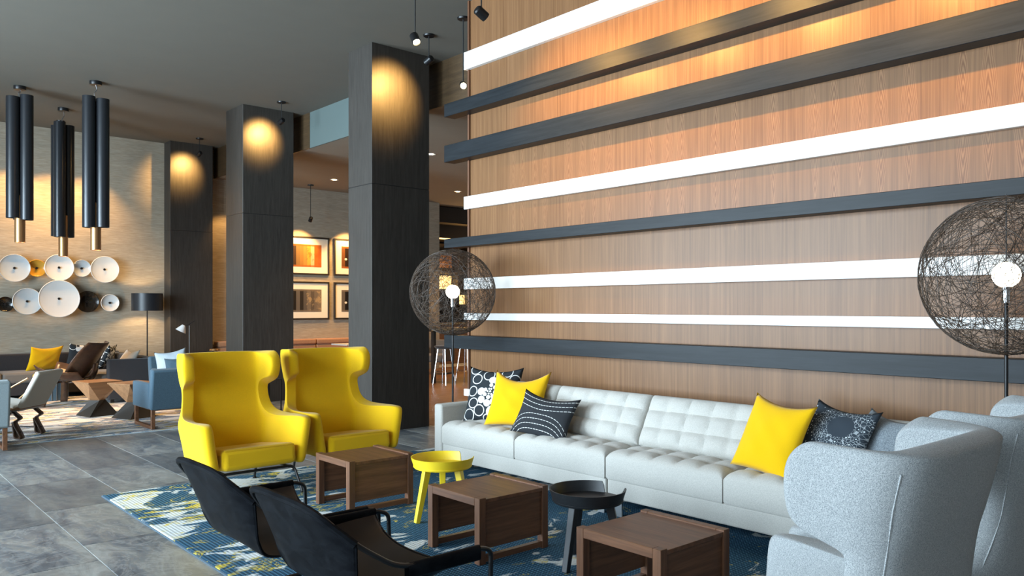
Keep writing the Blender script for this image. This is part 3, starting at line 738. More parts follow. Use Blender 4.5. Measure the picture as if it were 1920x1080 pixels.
# ------------------------------------------------------------------ black leather sling chairs
def sling_chair(label, loc, rz=0):
    # faces +X; y across. Leather hammock hung on one bent rod: top bar, sloping shoulders, arms, front legs
    r = thing('sling_chair', label, 'lounge chair', loc, rz, 'black leather sling chairs')
    H = [[(-.35, 0, .715), (-.352, .16, .715), (-.345, .28, .70), (-.29, .355, .64), (-.24, .40, .59)],
         [(-.305, 0, .60), (-.302, .14, .595), (-.288, .25, .575), (-.250, .325, .52), (-.215, .362, .475)],
         [(-.245, 0, .46), (-.240, .13, .455), (-.230, .23, .44), (-.205, .30, .405), (-.19, .332, .375)],
         [(-.18, 0, .335), (-.175, .12, .33), (-.168, .21, .32), (-.15, .275, .305), (-.135, .31, .300)],
         [(-.06, 0, .272), (-.06, .12, .272), (-.06, .22, .275), (-.05, .30, .285), (-.03, .345, .310)],
         [(.06, 0, .275), (.06, .13, .28), (.06, .25, .30), (.055, .35, .36), (.04, .405, .435)],
         [(.18, 0, .31), (.18, .14, .315), (.18, .27, .34), (.18, .365, .40), (.18, .415, .462)],
         [(.30, 0, .36), (.305, .15, .365), (.32, .28, .385), (.335, .37, .42), (.34, .412, .462)]]
    rows = []
    for h in H:
        full = [(x, -y, z) for x, y, z in h[::-1]]+h[1:]
        rows.append(crom(full, 4))
    cols = [crom([rw[j] for rw in rows], 5) for j in range(len(rows[0]))]; m = len(cols[0])
    def grid_of(off):
        mb = MB(); mb.add([tuple(p+Vector(off)) for c in cols for p in c], [(i*m+j, (i+1)*m+j, (i+1)*m+j+1, i*m+j+1) for i in range(len(cols)-1) for j in range(m-1)]); return mb
    build('sling', grid_of((0, 0, 0)), 'leather', r, solid=.007, smooth=True)
    build('lining', grid_of((.0055, 0, .0055)), 'leather_in', r, solid=.002, smooth=True, label='brown inner face of the leather')
    for c in (cols[0], cols[-1]): build('hem', MB().tube(c[:26], .006, 5), 'leather', r, smooth=True)
    build('front_hem', MB().tube([c[-1] for c in cols], .006, 5), 'leather', r, smooth=True)
    build('top_sleeve', MB().tube([(p.x-.002, p.y, p.z) for p in rows[0]], .0165, 8), 'leather', r, smooth=True)
    for sg in (-1, 1):
        rod = fillet([(-.352, 0, .712), (-.352, sg*.30, .712), (-.24, sg*.40, .588), (-.06, sg*.42, .468), (.36, sg*.412, .462), (.42, sg*.405, .44), (.425, sg*.39, .012), (.41, sg*.15, .012), (-.25, sg*.15, .012)], .075, 6)
        build('rod_frame', MB().tube(rod, .0105, 10), 'black_metal', r, smooth=True)
        mbs = MB()
        def arm(u, v, sg=sg):
            a = v*2*pi; x = -.02+.365*u
            return (x, sg*.414+cos(a)*.017, .462+sin(a)*.018-(.03 if sin(a) < -.3 else 0))
        mbs.grid(arm, 12, 17); build('arm_sleeve', mbs, 'leather', r, smooth=True)
    build('cross_rod', MB().tube([(-.25, -.15, .012), (-.25, .15, .012)], .0105, 8), 'black_metal', r, smooth=True)
    return r
sl = sling_chair('left black leather sling chair, its back corner overlapping the rug edge', (1.78, 3.925, RUG+.002))
dup(sl, (1.79, 3.04, RUG+.002), 0, 'nearer black leather sling chair, right of the other one')

# ------------------------------------------------------------------ wire globe floor lamps
def globe_lamp(label, x, y, zc, base_z):
    r = thing('floor_lamp', label, 'lamp', (x, y, base_z), 0, 'wire globe floor lamps'); R = .41; zc -= base_z; rnd = random.Random(11)
    build('base', MB().lathe([(0, 0), (.14, 0), (.14, .010), (.02, .016), (0, .016)], 32), 'black_metal', r, smooth=True)
    build('pole', MB().tube([(0, 0, .01), (0, 0, zc-.12)], .0095, 10), 'black_metal', r, smooth=True)
    build('socket', MB().lathe([(0, zc-.14), (.020, zc-.14), (.024, zc-.08), (.024, zc-.055), (0, zc-.055)], 16), 'chrome', r, smooth=True, label='chrome bulb socket')
    b = build('bulb', MB().lathe([(.0, zc-.065)]+[(.066*sin(a), zc+.004-.066*cos(a)) for a in [radians(k) for k in range(20, 181, 10)]], 20), 'bulb', r, smooth=True, label='glowing round bulb')
    build('top_rod', MB().tube([(0, 0, zc+.06), (0, 0, zc+R+.01)], .003, 6), 'black_metal', r, smooth=True)
    mb = MB()
    for i in range(165):
        ax = Vector((rnd.gauss(0, 1), rnd.gauss(0, 1), rnd.gauss(0, 1))).normalized(); off = rnd.uniform(-.85, .85)
        u = ax.orthogonal().normalized(); v = ax.cross(u); rc = sqrt(1-off*off); R2 = R*rnd.uniform(.985, 1.0); k0 = rnd.uniform(0, 6.28); m = 36 if rc > .6 else 24
        mb.tube([Vector((0, 0, zc))+R2*(ax*off+rc*(u*cos(k0+2*pi*k/m)+v*sin(k0+2*pi*k/m))) for k in range(m)], .00135, 3, closed=True)
    build('string_globe', mb, 'string', r, smooth=True, stuff=True, label='see-through globe of tangled dark string')
    light_under(point((x, y, zc+base_z), 14, (1, .62, .30), .066), r)
    b.visible_shadow = True
globe_lamp('wire globe floor lamp at the far sofa end', 4.60, 6.05, 1.648, 0.0)
globe_lamp('wire globe floor lamp behind the grey wing chairs at right', 4.62, 1.385, 1.665, RUG)

# ------------------------------------------------------------------ pendant spotlights
def pendant(label, x, y, ztop, zhead, aim, power, size=62, group='pendant spotlights', blend=.6, col=WARM):
    r = thing('pendant_spot', label, 'spotlight', (x, y, ztop), 0, group); L = ztop-zhead
    build('canopy', MB().lathe([(0, -.018), (.062, -.018), (.068, -.004), (.068, 0), (0, 0)], 24), 'black_metal', r, smooth=True)
    build('cable', MB().tube([(0, 0, -.01), (0, 0, -L+.03)], .006, 6), 'black_cord', r, smooth=True)
    d = (Vector(aim)-Vector((x, y, zhead))).normalized(); q = d.to_track_quat('-Z', 'Y').to_euler()
    hd = build('lamp_head', MB().lathe([(0, .055), (.030, .055), (.040, .045), (.040, -.05), (.034, -.05), (.034, -.03), (0, -.03)], 20), 'black_metal', r, (0, 0, -L), q, smooth=True)
    build('lens', MB().lathe([(0, -.036), (.032, -.036), (.032, -.031), (0, -.031)], 16), 'lens', hd)
    if power:
        l = spot(Vector((x, y, zhead))+d*.06, aim, power, size, blend, col); light_under(l, r)
    return r
pendant('pendant spotlight lighting the nearest column', 5.43, 7.60, H1, 4.385, (5.33, 8.25, 4.12), 190, 82, blend=1.0, col=(1, .56, .16))
pendant('pendant spotlight lighting the middle column', 5.49, 11.58, H1, 4.38, (5.42, 12.09, 4.2), 170, 82, blend=1.0, col=(1, .56, .16))
pendant('pendant spotlight lighting the farthest column', 5.52, 15.10, H1, 4.39, (5.44, 15.65, 4.15), 150, 82, blend=1.0, col=(1, .56, .16))
pendant('pendant spotlight on a long cable left of the walnut wall', 4.10, 5.95, H1, 3.92, (4.0, 5.2, 2.9), 25, 70)
pendant('glaring pendant spotlight at the end of the walnut wall', 5.39, 6.90, H1, 3.94, (3.2, 3.6, 2.2), 30, 60)
pendant('pendant spotlight hanging before the upper corner of the walnut wall', 4.10, 5.01, H1, 3.89, (5.15, 4.9, 3.3), 112, 100, blend=.9, col=(1, .54, .13))
for y in (4.07, 3.13, 2.19, 1.25, .3):
    pendant('pendant spotlight over the sofa, above the top of the picture', 4.10, y, H1, 3.9, (5.15, y, 3.42), 112, 100, blend=.9, col=(1, .54, .13))
pendant('pendant spotlight over the left column of framed prints', 7.98, 15.45, H2, 3.37, (7.98, 16, 2.6), 120, 84)
pendant('pendant spotlight over the right column of framed prints', 9.14, 15.45, H2, 3.37, (9.14, 16, 2.6), 120, 84)
for x, w in ((2.64, 'left'), (3.23, 'middle'), (3.78, 'right')):
    pendant('pendant spotlight over the glass discs, hidden behind the %s tube pendant' % w, x, 15.25, H1, 4.25, (x, 16, 2.75), 130, 84, blend=.7)
pendant('pendant spotlight lighting the wall recess behind the middle column', 6.35, 15.3, H2, 3.7, (6.35, 16, 2.5), 45, 80)

# recessed downlights of the lower ceiling
for x, y, lab in ((7.91, 11.01, 'recessed ceiling downlight beside the walnut wall edge'), (8.02, 14.51, 'recessed ceiling downlight between the two near columns'), (10.9, 14.15, 'recessed ceiling downlight farthest right, above the bar')):
    r = thing('downlight', lab, 'downlight', (x, y, H2), 0, 'recessed downlights')
    build('ring', MB().lathe([(.05, -.001), (.085, -.006), (.085, 0), (.05, .0)], 24), 'white', r, smooth=True)
    build('lens', MB().lathe([(0, -.003), (.05, -.003), (.05, -.0005), (0, -.0005)], 20), 'lens', r)
    light_under(spot((x, y, H2-.03), (x, y, 0), 300, 120, .8, (1, .56, .20)), r)

# ------------------------------------------------------------------ cluster tube pendants
def tube_pendant(label, x, y, ztop, zbot, spread, zlow):
    r = thing('tube_pendant', label, 'pendant lamp', (x, y, H1), 0, 'dark tube pendants'); T, B = ztop-H1, zbot-H1; R = .085
    build('canopy', MB().lathe([(0, -.05), (.075, -.05), (.08, -.04), (.08, 0), (0, 0)], 24), 'black_metal', r, smooth=True)
    build('cord', MB().tube(crom([(0, 0, -.04), (.015, .01, T*.4-.02), (-.02, -.01, T*.75), (0, 0, T-.03)], 5), .006, 6), 'steel', r, smooth=True)
    def hollow(rad, z0, z1, th=.006):
        return [(rad-th, z0), (rad, z0), (rad, z1), (rad-th, z1), (rad-th, z0)]
    pos = [(R*1.02, a) for a in spread]
    for k, (rad, a) in enumerate(pos):
        a = radians(a); px, py = rad*1.15*cos(a), rad*1.15*sin(a)
        t = build('tube', MB().lathe(hollow(R, B+.01*k, T-.02*k), 28, (px, py, 0)), 'bronze_shade', r, smooth=True)
        build('top_disc', MB().lathe([(0, T-.02*k-.012), (R-.007, T-.02*k-.012), (R-.007, T-.02*k-.004), (0, T-.02*k-.004)], 20, (px, py, 0)), 'bronze_shade', t)
    build('bronze_tube', MB().lathe(hollow(.068, zlow-H1, B+.35), 28, (.0, -.0, 0)), 'bronze', r, smooth=True, label='bronze inner tube showing below the dark tubes')
    light_under(point((x, y, zlow+.18), 3, WARM, .03), r)
    light_under(spot((x, y, zlow+.05), (x, y, 0), 220, 75, .9, (1, .62, .30), .04), r)
tube_pendant('left pendant of dark tubes, the one nearest the picture edge', 2.29, 13.26, 4.55, 2.76, (-41.5, 79, 199), 2.44)
tube_pendant('middle and lowest pendant of dark tubes', 3.06, 14.26, 4.44, 2.62, (-41.5-90, 30, 140), 2.32)
tube_pendant('right pendant of dark tubes, hanging closest to the columns', 3.04, 12.27, 4.45, 2.62, (-41.5-120, -41.5, 80), 2.31)

# ------------------------------------------------------------------ glass discs on the back wall
GD = [(2.66, 2.18, .238, 'opal_blue', 'frosted glass disc at the left of the upper row'), (3.00, 2.19, .150, 'amber', 'small amber glass disc in the upper row'),
      (3.34, 2.21, .236, 'opal', 'white glass disc in the middle of the upper row'), (3.71, 2.21, .154, 'opal_blue', 'small pale glass disc right of the middle of the upper row'),
      (4.08, 2.20, .244, 'opal', 'white glass disc at the right end of the upper row'), (2.53, 1.56, .127, 'black_glass', 'small black glass disc at the left of the lower row'),
      (2.85, 1.61, .230, 'opal_blue', 'frosted glass disc left of the biggest one'), (3.33, 1.66, .330, 'opal', 'biggest white glass disc in the lower row'),
      (3.80, 1.61, .193, 'black_glass', 'large black glass disc right of the biggest white one'), (4.18, 1.59, .157, 'opal', 'small white glass disc beside the drum floor lamp')]
for x, z, R, m, lab in GD:
    fw = .09 if R > .3 else .045 if R > .2 else 0
    r = thing('glass_disc', lab, 'wall ornament', (x, 16.0-fw, z), 0, 'glass discs on the textured wall')
    build('dish', MB().lathe([(0, -.055), (R*.12, -.055), (R*.5, -.062), (R*.88, -.085), (R, -.105), (R*.99, -.115), (R*.86, -.098), (R*.5, -.078), (R*.12, -.068), (0, -.068)], 40, axis='Y'), m, r, smooth=True)
    build('rim', MB().tube([(R*.97*cos(k*pi/20), -.11, R*.97*sin(k*pi/20)) for k in range(40)], .007, 6, closed=True), m, r, smooth=True)
    build('knob', MB().lathe([(0, -.10), (.018, -.098), (.022, -.085), (.02, -.066), (.0, -.066)], 14, axis='Y'), 'black_metal', r, smooth=True, label='dark centre knob')
    build('wall_mount', MB().lathe([(0, fw), (.05, fw), (.03, -.055), (0, -.055)], 14, axis='Y'), 'black_metal', r, smooth=True)

# ------------------------------------------------------------------ framed prints
for (x0, x1, z0, z1, m, lab) in ((7.46, 8.70, 2.22, 3.05, 'art_warm', 'upper left framed print in orange tones'), (8.82, 10.06, 2.22, 3.05, 'art_warm', 'upper right framed print, mostly hidden by the column'),
                                 (7.46, 8.70, 1.24, 2.07, 'art_grey', 'lower left framed print in grey tones'), (8.82, 10.06, 1.24, 2.07, 'art_grey', 'lower right framed print, mostly hidden by the column')):
    r = thing('framed_print', lab, 'picture', ((x0+x1)/2, 16.0, (z0+z1)/2), 0, 'framed prints above the banquette'); w, h = (x1-x0)/2, (z1-z0)/2; e = .035
    build('frame', MB().box(-w, w, -.045, 0, h-e, h).box(-w, w, -.045, 0, -h, -h+e).box(-w, -w+e, -.045, 0, -h+e, h-e).box(w-e, w, -.045, 0, -h+e, h-e), 'bar_dark', r, bevel=.003, seg=1)
    build('mat_board', MB().box(-w+e, w-e, -.025, -.004, -h+e, h-e), 'mat_board', r)
    build('print', MB().box(-w+.19, w-.19, -.028, -.0255, -h+.17, h-.17), m, r)

# ------------------------------------------------------------------ banquette and tables below the prints
r = thing('banquette', 'tan padded banquette below the framed prints', 'bench', (8.2, 15.6, 0))
build('base', MB().box(-2.1, 1.1, -.35, .38, .012, .30), 'bar_dark', r)
build('seat', MB().box(-2.1, 1.1, -.38, .18, .30, .47), 'tan', r, bevel=.04, seg=3, smooth=True)
for k in range(3):
    for q in range(3):
        build('back_pad', MB().box(-2.08+1.08*k, -1.02+1.08*k, .16-.02*q, .38, .48+.118*q, .592+.118*q), 'tan', r, bevel=.03, seg=3, smooth=True)
r = thing('cafe_table', 'small white cafe table in front of the banquette', 'table', (8.55, 14.7, 0))
build('table_top', MB().box(-.32, .32, -.32, .32, .72, .75), 'paper', r, bevel=.006); build('pedestal', MB().tube([(0, 0, .02), (0, 0, .72)], .03, 10), 'black_metal', r, smooth=True); build('base', MB().lathe([(0, .0), (.24, 0), (.24, .012), (.03, .03), (0, .03)], 24), 'black_metal', r, smooth=True)

# ------------------------------------------------------------------ bar beyond the walnut wall
r = thing('back_bar', 'dark back bar with lit shelves beyond the walnut wall', 'bar', (13.6, 17.6, 0))
build('counter', MB().box(-1.7, 2.2, -.5, -.02, 0, 1.05), 'ply', r, bevel=.01)
build('counter_top', MB().box(-1.75, 2.2, -.55, 0, 1.05, 1.10), 'gold', r, bevel=.004, label='brass coloured counter top')
for k, z in enumerate((1.50, 1.92, 2.44, 3.0)): build('shelf', MB().box(-1.7, 2.2, .1, .44, z, z+.05), 'bar_dark', r)
build('back_panel', MB().box(-1.7, 2.2, .44, .48, 0, 3.3), 'bar_dark', r)
build('lit_panel', MB().box(-.95, .02, .38, .43, 2.03, 2.40), 'glow_shelf', r, label='glowing amber shelf back'); build('lit_panel', MB().box(-.9, .3, .38, .43, 2.62, 2.98), 'ply', r, label='walnut panel between shelves'); build('lit_panel', MB().box(.15, .5, .38, .43, 1.60, 1.86), 'glow_shelf', r, label='glowing amber shelf back')
for x in (-1.7, -.98, .04, .52, 1.4, 2.15): build('upright', MB().box(x, x+.05, .1, .44, 1.1, 3.3), 'bar_dark', r)
r = thing('bar_canopy', 'dark boxed canopy above the back bar', 'canopy', (13.6, 17.0, 0))
build('upper_box', MB().box(-1.7, -.35, -.6, -.2, 3.68, 4.08), 'bar_dark', r); build('lower_box', MB().box(-1.7, 2.2, .1, 1.2, 3.36, 3.74), 'bar_dark', r)
build('light_strip', MB().box(-1.6, 2.1, .12, .20, 3.335, 3.36), 'glow_shelf', r, label='glowing strip under the canopy')
for x in (-1.6, .4): build('hanger', MB().box(x, x+.05, .55, .60, 3.74, H2), 'bar_dark', r)
for x in (-1.5, -.6): build('hanger', MB().box(x, x+.05, -.42, -.38, 4.08, H2), 'bar_dark', r)
light_under(point((13.4, 17.0, 2.7), 45, WARM, .1), r)
r = thing('high_table', 'dark high table with brass edge behind the left globe lamp', 'table', (10.5, 13.4, 0), radians(10))
build('table_top', MB().box(-1.4, 1.4, -.4, .4, 1.03, 1.08), 'bar_dark', r, bevel=.006); build('edge_band', MB().box(-1.41, 1.41, -.41, -.4, 1.04, 1.075), 'gold', r, label='brass edge band')
for x in (-1.25, 1.25):
    for y in (-.3, .3): build('leg', MB().box(x-.035, x+.035, y-.035, y+.035, 0, 1.03), 'bar_dark', r)
def stool(label, x, y):
    r = thing('bar_stool', label, 'stool', (x, y, 0), .3, 'chrome legged bar stools')
    build('seat', MB().lathe([(0, .70), (.15, .70), (.19, .73), (.19, .755), (.12, .765), (0, .77)], 28), 'charcoal', r, smooth=True)
    for k in range(4):
        a = pi/4+k*pi/2; build('leg', MB().tube([(.12*cos(a), .12*sin(a), .70), (.22*cos(a), .22*sin(a), .0)], .012, 8), 'chrome', r, smooth=True)
    build('foot_ring', MB().tube([(.185*cos(k*pi/14), .185*sin(k*pi/14), .25) for k in range(28)], .008, 6, closed=True), 'chrome', r, smooth=True)
stool('chrome legged bar stool left of the globe lamp pole', 9.33, 12.55); stool('chrome legged bar stool beside the walnut wall edge', 9.80, 12.45)
def simple_chair(name, label, loc, rz, mat, group=None):
    r = thing(name, label, 'armchair', loc, rz, group)
    build('seat', MB().box(-.30, .30, -.30, .26, .28, .45), mat, r, bevel=.04, seg=3, smooth=True)
    build('backrest', MB().box(-.32, .32, .24, .34, .30, .80), mat, r, (0, 0, 0), (radians(-6), 0, 0), bevel=.035, seg=3, smooth=True)
    for s in (-1, 1):
        build('arm', MB().box(s*.33-.04, s*.33+.04, -.28, .28, .30, .60), mat, r, bevel=.025, seg=3, smooth=True)
        build('sled_leg', MB().tube(fillet([(s*.30, -.26, .30), (s*.30, -.28, .012), (s*.30, .28, .012), (s*.30, .26, .30)], .02), .014, 6), 'bar_dark', r, smooth=True)
    return r
simple_chair('cafe_chair', 'grey armchair standing at the column edge near the bar', (10.72, 14.75, 0), radians(-60), 'charcoal_seat')

# ------------------------------------------------------------------ far lounge
def sofa_dark():
    r = thing('corner_sofa', 'dark tufted corner sofa along the textured wall', 'sofa', (0, 0, RUG))
    build('base', MB().box(-1.0, 4.30, 15.0, 15.9, .06, .26).box(3.50, 4.30, 13.42, 15.0, .06, .26), 'charcoal', r, bevel=.01)
    bk = tuft_mesh(.42, 4.2, .16, (1, 9), .05, .02, .05)
    build('back_cushion', bk, 'charcoal', r, (1.35, 15.78, .46), (0, -radians(80), -pi/2), smooth=True)
    build('back', MB().box(-1.0, 4.30, 15.74, 15.94, .26, .70), 'charcoal', r, bevel=.03, seg=3, smooth=True)
    for k in range(4): build('seat_cushion', MB().box(-.95+1.1*k, .14+1.1*k, 14.98, 15.66, .26, .43), 'charcoal_seat', r, bevel=.04, seg=3, smooth=True)
    build('seat_cushion', MB().box(3.46, 4.12, 13.56, 14.96, .26, .43), 'charcoal_seat', r, bevel=.04, seg=3, smooth=True)
    build('side_back', MB().box(4.12, 4.30, 13.54, 15.74, .26, .68), 'charcoal', r, bevel=.03, seg=3, smooth=True)
    build('arm', MB().box(3.50, 4.30, 13.40, 13.54, .06, .68), 'charcoal', r, bevel=.025, seg=3, smooth=True)
    for x, y in ((-.9, 15.1), (2.9, 15.1), (4.2, 15.8), (3.58, 13.5), (4.22, 13.5)): build('leg', MB().box(x-.025, x+.025, y-.025, y+.025, 0, .06), 'black_metal', r)
sofa_dark()
G2 = 'scatter cushions on the dark corner sofa'
pillow('yellow cushion on the dark corner sofa', .56, .46, .07, 'yellow_cotton', (3.02, 15.38, .64), -70, 22, 0, 11, G2, .03)
pillow('black cushion with white dots against the dark corner sofa', .52, .50, .07, 'circle_print_dense', (3.60, 15.42, .66), -75, 22, 0, 12, G2, .03)
pillow('cream cushion rising over the dark sofa arm', .52, .46, .08, 'cream', (3.93, 13.98, .62), 5, 30, 0, 13, G2, .05)
pillow('dark ring print cushion in the corner of the dark sofa', .48, .46, .07, 'circle_print', (3.96, 15.2, .645), -30, 24, 0, 14, G2, .03)

# drum floor lamp
r = thing('floor_lamp', 'black drum shade floor lamp behind the dark sofa arm', 'lamp', (4.71, 15.5, 0))
build('base', MB().lathe([(0, 0), (.15, 0), (.15, .015), (.02, .025), (0, .025)], 28), 'black_metal', r, smooth=True)
build('pole', MB().tube([(0, 0, .02), (0, 0, 1.62)], .011, 8), 'black_metal', r, smooth=True)
build('shade', MB().lathe([(.262, 1.445), (.268, 1.445), (.268, 1.765), (.262, 1.765), (.262, 1.445)], 40), 'shade_black', r, smooth=True)
build('spider', MB().box(-.265, .265, -.005, .005, 1.60, 1.61).box(-.005, .005, -.265, .265, 1.60, 1.61), 'black_metal', r)
build('bulb', MB().lathe([(0, 1.62), (.03, 1.635), (.035, 1.67), (.0, 1.71)], 12), 'bulb', r, smooth=True)
light_under(point((4.71, 15.5, 1.60), 45, (1, .66, .32), .05), r)

# reading lamp by the farthest column
r = thing('reading_lamp', 'slim reading lamp with tilted cone shade by the farthest column', 'lamp', (5.12, 14.5, 0))
build('base', MB().lathe([(0, 0), (.12, 0), (.12, .012), (0, .018)], 24), 'black_metal', r, smooth=True)
build('pole', MB().tube([(0, 0, .01), (0, 0, 1.18)], .008, 8), 'steel', r, smooth=True)
build('arm', MB().tube([(.09, -.03, 1.27), (-.10, .04, 1.14)], .007, 8), 'black_metal', r, smooth=True)
build('shade', MB().lathe([(0, .12), (.03, .12), (.095, 0), (.090, 0), (.025, .11), (0, .11)], 24), 'white', r, (-.13, .06, 1.08), (radians(10), radians(25), 0), smooth=True, label='pale cone shade')
build('bulb', MB().lathe([(0, .02), (.03, .03), (.03, .06), (0, .08)], 12), 'bulb', r, (-.13, .06, 1.08), (radians(10), radians(25), 0), smooth=True)

# shell lounge chair in dark walnut ply
def shell_chair(label, loc, rz, seatmat, padmat):
    r = thing('shell_chair', label, 'lounge chair', loc, rz, 'moulded plywood lounge chairs')     # faces -Y
    def seat(u, v):
        x, y = 2*u-1, 2*v-1; k = 1-.28*y*y
        return (x*.46*k, y*.27-.02*x*x, .335+.15*abs(x)**2.2-.05*y+.03*y*y)
    def back(u, v):
        x, y = 2*u-1, 2*v-1; k = 1-.30*y*y
        return (x*.40*k, .33+.16*y-.13*x*x+.0*y, .60+.24*y+.02*x*x)
    build('seat_shell', MB().grid(seat, 17, 13), seatmat, r, solid=.014, smooth=True)
    build('back_shell', MB().grid(back, 17, 13), seatmat, r, solid=.014, smooth=True)
    def spad(u, v):
        p = seat(.14+.72*u, .12+.76*v); e = (1-(2*u-1)**4)*(1-(2*v-1)**4); return (p[0], p[1], p[2]+.012+.02*e)
    def bpad(u, v):
        p = back(.16+.68*u, .14+.72*v); e = (1-(2*u-1)**4)*(1-(2*v-1)**4); return (p[0], p[1]-.012-.02*e, p[2]+.006)
    build('seat_pad', MB().grid(spad, 11, 9), padmat, r, smooth=True); build('back_pad', MB().grid(bpad, 11, 9), padmat, r, smooth=True)
    def strip(pts, w, axis=(1, 0, 0)):
        P = crom(pts, 5); a = Vector(axis)*w/2; mb = MB(); vs = []
        for p in P: vs += [p-a, p+a]
        return mb.add(vs, [(2*i, 2*i+1, 2*i+3, 2*i+2) for i in range(len(P)-1)])
    build('rear_leg', strip([(0, .02, .30), (0, .12, .30), (0, .22, .24), (0, .34, .0)], .11), seatmat, r, solid=.016, smooth=True)
    build('spine', strip([(0, -.05, .325), (0, .16, .345), (0, .30, .42), (0, .345, .56)], .12), seatmat, r, solid=.016, smooth=True)
    for s in (-1, 1):
        build('front_leg', strip([(s*.06, -.10, .315), (s*.20, -.14, .29), (s*.28, -.17, .18), (s*.33, -.20, .0)], .09, (0, 1, 0)), seatmat, r, solid=.016, smooth=True)
    return r
shell_chair('dark moulded plywood shell chair with ochre pads on the far rug', (3.02, 13.72, RUG), radians(-125), 'ply_dark', 'orange_cloth').scale = (1.15, 1.15, 1.12)

# low chair with cream back board and looped band legs at the left edge
r = thing('board_chair', 'low chair with cream back board and looped band legs at left edge', 'lounge chair', (1.71, 10.72, RUG), radians(-41.5))
build('seat', MB().grid(lambda u, v: (-.36+.66*u, -.26+.52*v, .40-.10*u+.05*(2*u-1)**2), 9, 7), 'ply', r, solid=.02, smooth=True)
build('seat_pad', MB().box(-.32, .24, -.23, .23, .0, .035), 'cream', r, (0, 0, .385), (0, radians(8), 0), bevel=.015, seg=3, smooth=True)
build('back_board', MB().box(-.03, .03, -.25, .25, 0, .46), 'cream', r, (.30, 0, .36), (0, radians(28), 0), bevel=.026, seg=4, smooth=True)
for s in (-1, 1):
    build('arm_rod', MB().tube(crom([(-.02, s*.27, .40), (.16, s*.27, .55), (.42, s*.27, .70)], 5), .010, 8), 'bronze', r, smooth=True)
    for x0 in (-.16, .20):
        lp = fillet([(x0-.02, s*.2, .34), (x0+.10, s*.2, .24), (x0+(.0 if x0 < 0 else .02), s*.2, .20), (x0-.08+(.20 if x0 > 0 else 0), s*.2, .012), (x0-.16+(.20 if x0 > 0 else 0), s*.2, .02), (x0-.03+(.05 if x0 > 0 else 0), s*.2, .20)], .03, 4)
        mb = MB(); vs = []
        for p in lp: vs += [p+Vector((0, -.035, 0)), p+Vector((0, .045, 0))]
        mb.add(vs, [(2*i, 2*i+1, 2*i+3, 2*i+2) for i in range(len(lp)-1)])
        build('band_leg', mb, 'ply_dark', r, solid=.014, smooth=True)
    build('runner', MB().tube([(-.22, s*.2, .09), (.30, s*.2, .09)], .007, 6), 'black_metal', r, smooth=True)
build('under_rail', MB().box(-.22, .30, -.24, .24, .325, .345), 'steel', r, bevel=.004)

# striped drum stool
r = thing('drum_stool', 'teal drum stool with yellow top behind the shell chair', 'stool', (2.95, 14.58, RUG))
build('drum', MB().lathe([(0, 0), (.24, 0), (.24, .37), (0, .37)], 36), 'blue', r, smooth=True)
build('top_pad', MB().lathe([(0, .37), (.25, .37), (.255, .395), (.24, .42), (0, .425)], 36), 'yellow_cotton', r, smooth=True)
for k in range(22):
    a = 2*pi*k/22; build('rib', MB().tube([(.243*cos(a), .243*sin(a), .01), (.243*cos(a), .243*sin(a), .365)], .008, 5), 'steel', r)

# twin facetted tables
def facet_table(label, x, y, rz):
    r = thing('facet_table', label, 'table', (x, y, RUG), rz, 'facetted hourglass tables'); a, b, c = .235, .07, .20
    build('table_top', MB().box(-a, a, -a, a, .455, .475), 'ply', r, bevel=.003, seg=1)
    def fr(z0, s0, z1, s1, tw0, tw1):
        P = lambda s, z, t: [(s*cos(k*pi/2+pi/4+t)*1.414, s*sin(k*pi/2+pi/4+t)*1.414, z) for k in range(4)]
        return MB().add(P(s0, z0, tw0)+P(s1, z1, tw1), [(3, 2, 1, 0), (4, 5, 6, 7)]+[(k, (k+1) % 4, 4+(k+1) % 4, 4+k) for k in range(4)])
    build('upper_pyramid', fr(.21, b, .455, a-.01, .6, 0), 'ply', r); build('lower_pyramid', fr(0, c, .21, b, .0, .6), 'bar_dark', r)
facet_table('left facetted hourglass table of the pair by the dark sofa', 3.02, 12.1, .2); facet_table('right facetted hourglass table of the pair beside the blue armchair', 3.33, 11.52, .35)

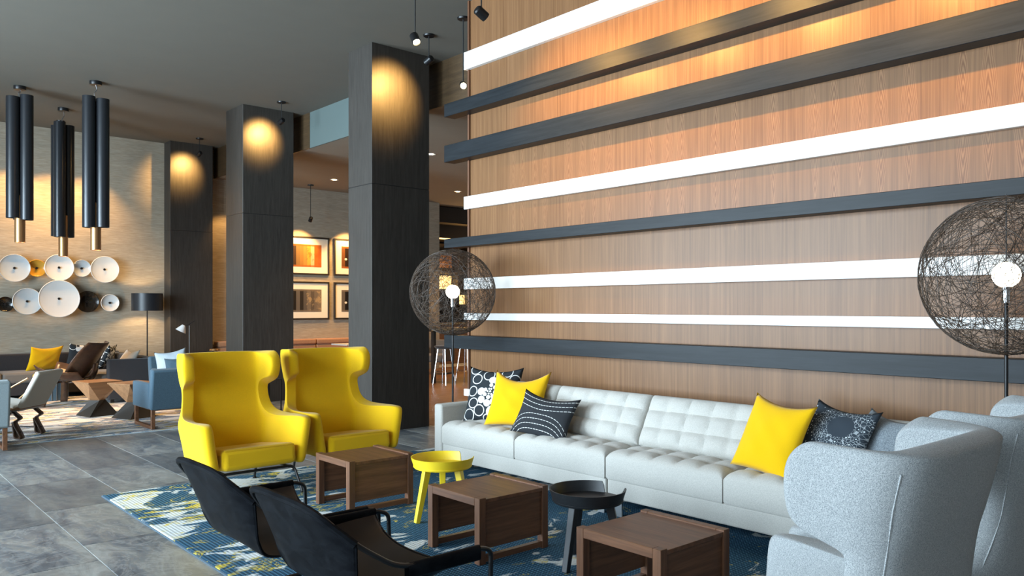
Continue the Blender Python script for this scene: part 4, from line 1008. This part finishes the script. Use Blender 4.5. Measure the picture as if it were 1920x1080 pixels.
# slate blue armchairs with timber sled legs
def armchair(label, loc, rz, mat, group):
    r = thing('armchair', label, 'armchair', loc, rz, group)      # faces +Y
    build('seat', MB().box(-.30, .30, -.26, .36, .26, .44), mat, r, bevel=.03, seg=3, smooth=True)
    build('backrest', MB().box(-.375, .375, -.06, .06, 0, .50), mat, r, (0, -.30, .24), (radians(9), 0, 0), bevel=.025, seg=3, smooth=True)
    for s in (-1, 1):
        build('arm', MB().box(s*.335-.04, s*.335+.04, -.28, .36, .24, .555), mat, r, bevel=.02, seg=3, smooth=True)
        build('sled_leg', MB().box(s*.335-.022, s*.335+.022, -.34, -.30, 0, .25).box(s*.335-.022, s*.335+.022, .30, .34, 0, .25).box(s*.335-.022, s*.335+.022, -.30, .30, 0, .04), 'walnut_y', r, bevel=.003, seg=1, label='walnut sled leg')
    build('seat_rail', MB().box(-.33, .33, -.31, .31, .225, .26), 'walnut_x', r, bevel=.003, seg=1)
    build('back_seam', MB().tube([(.17, -.367, .26), (.17, -.437, .70)], .005, 5), mat, r, smooth=True)
    return r
a1 = armchair('slate blue armchair seen from behind, next to the left yellow chair', (3.50, 10.52, RUG), 0, 'blue', 'slate blue armchairs')
dup(a1, (4.32, 12.55, RUG), pi, 'slate blue armchair farther back with pale pillows on it')
a2 = armchair('pale grey blue armchair cut off by the left picture edge', (1.21, 10.05, RUG), 0, 'grey_blue', 'slate blue armchairs')
G3 = 'pillows on the far blue armchair'
pillow('pale blue pillow leaning on the far blue armchair', .46, .42, .07, 'pale_blue_cloth', (4.20, 12.66, .66), 62, 24, 10, 21, G3, .03)
pillow('dark blue pillow lying before the pale blue one', .38, .34, .06, 'blue', (4.24, 12.48, .60), 62, 30, 8, 22, G3, .02)
pillow('white grey pillow on the right arm side of the far armchair', .44, .40, .07, 'cream', (4.50, 12.52, .60), 70, 30, -6, 23, G3, .03)

# slim black side table
r = thing('wire_table', 'slim black wire side table between the yellow chairs', 'table', (4.58, 10.35, RUG))
build('table_top', MB().box(-.24, .24, -.20, .20, .515, .53), 'black_paint', r, bevel=.003, seg=1)
for sx in (-1, 1):
    for sy in (-1, 1): build('leg', MB().box(sx*.23-.007, sx*.23+.007, sy*.19-.007, sy*.19+.007, 0, .515), 'black_metal', r)
    build('floor_bar', MB().box(sx*.23-.007, sx*.23+.007, -.183, .183, 0, .014), 'black_metal', r)
build('floor_bar', MB().box(-.223, .223, .183, .197, 0, .014), 'black_metal', r)
# little brass topped table lamp near the column
r = thing('mushroom_lamp', 'tiny brass mushroom lamp left of the middle column', 'lamp', (5.62, 14.6, .0))
build('stand', MB().tube([(0, 0, .0), (0, 0, .72)], .012, 8), 'gold', r, smooth=True); build('cap', MB().lathe([(0, .75), (.09, .745), (.10, .715), (0, .715)], 20), 'bronze', r, smooth=True); build('base', MB().lathe([(0, 0), (.09, 0), (.09, .012), (0, .015)], 20), 'bronze', r, smooth=True)
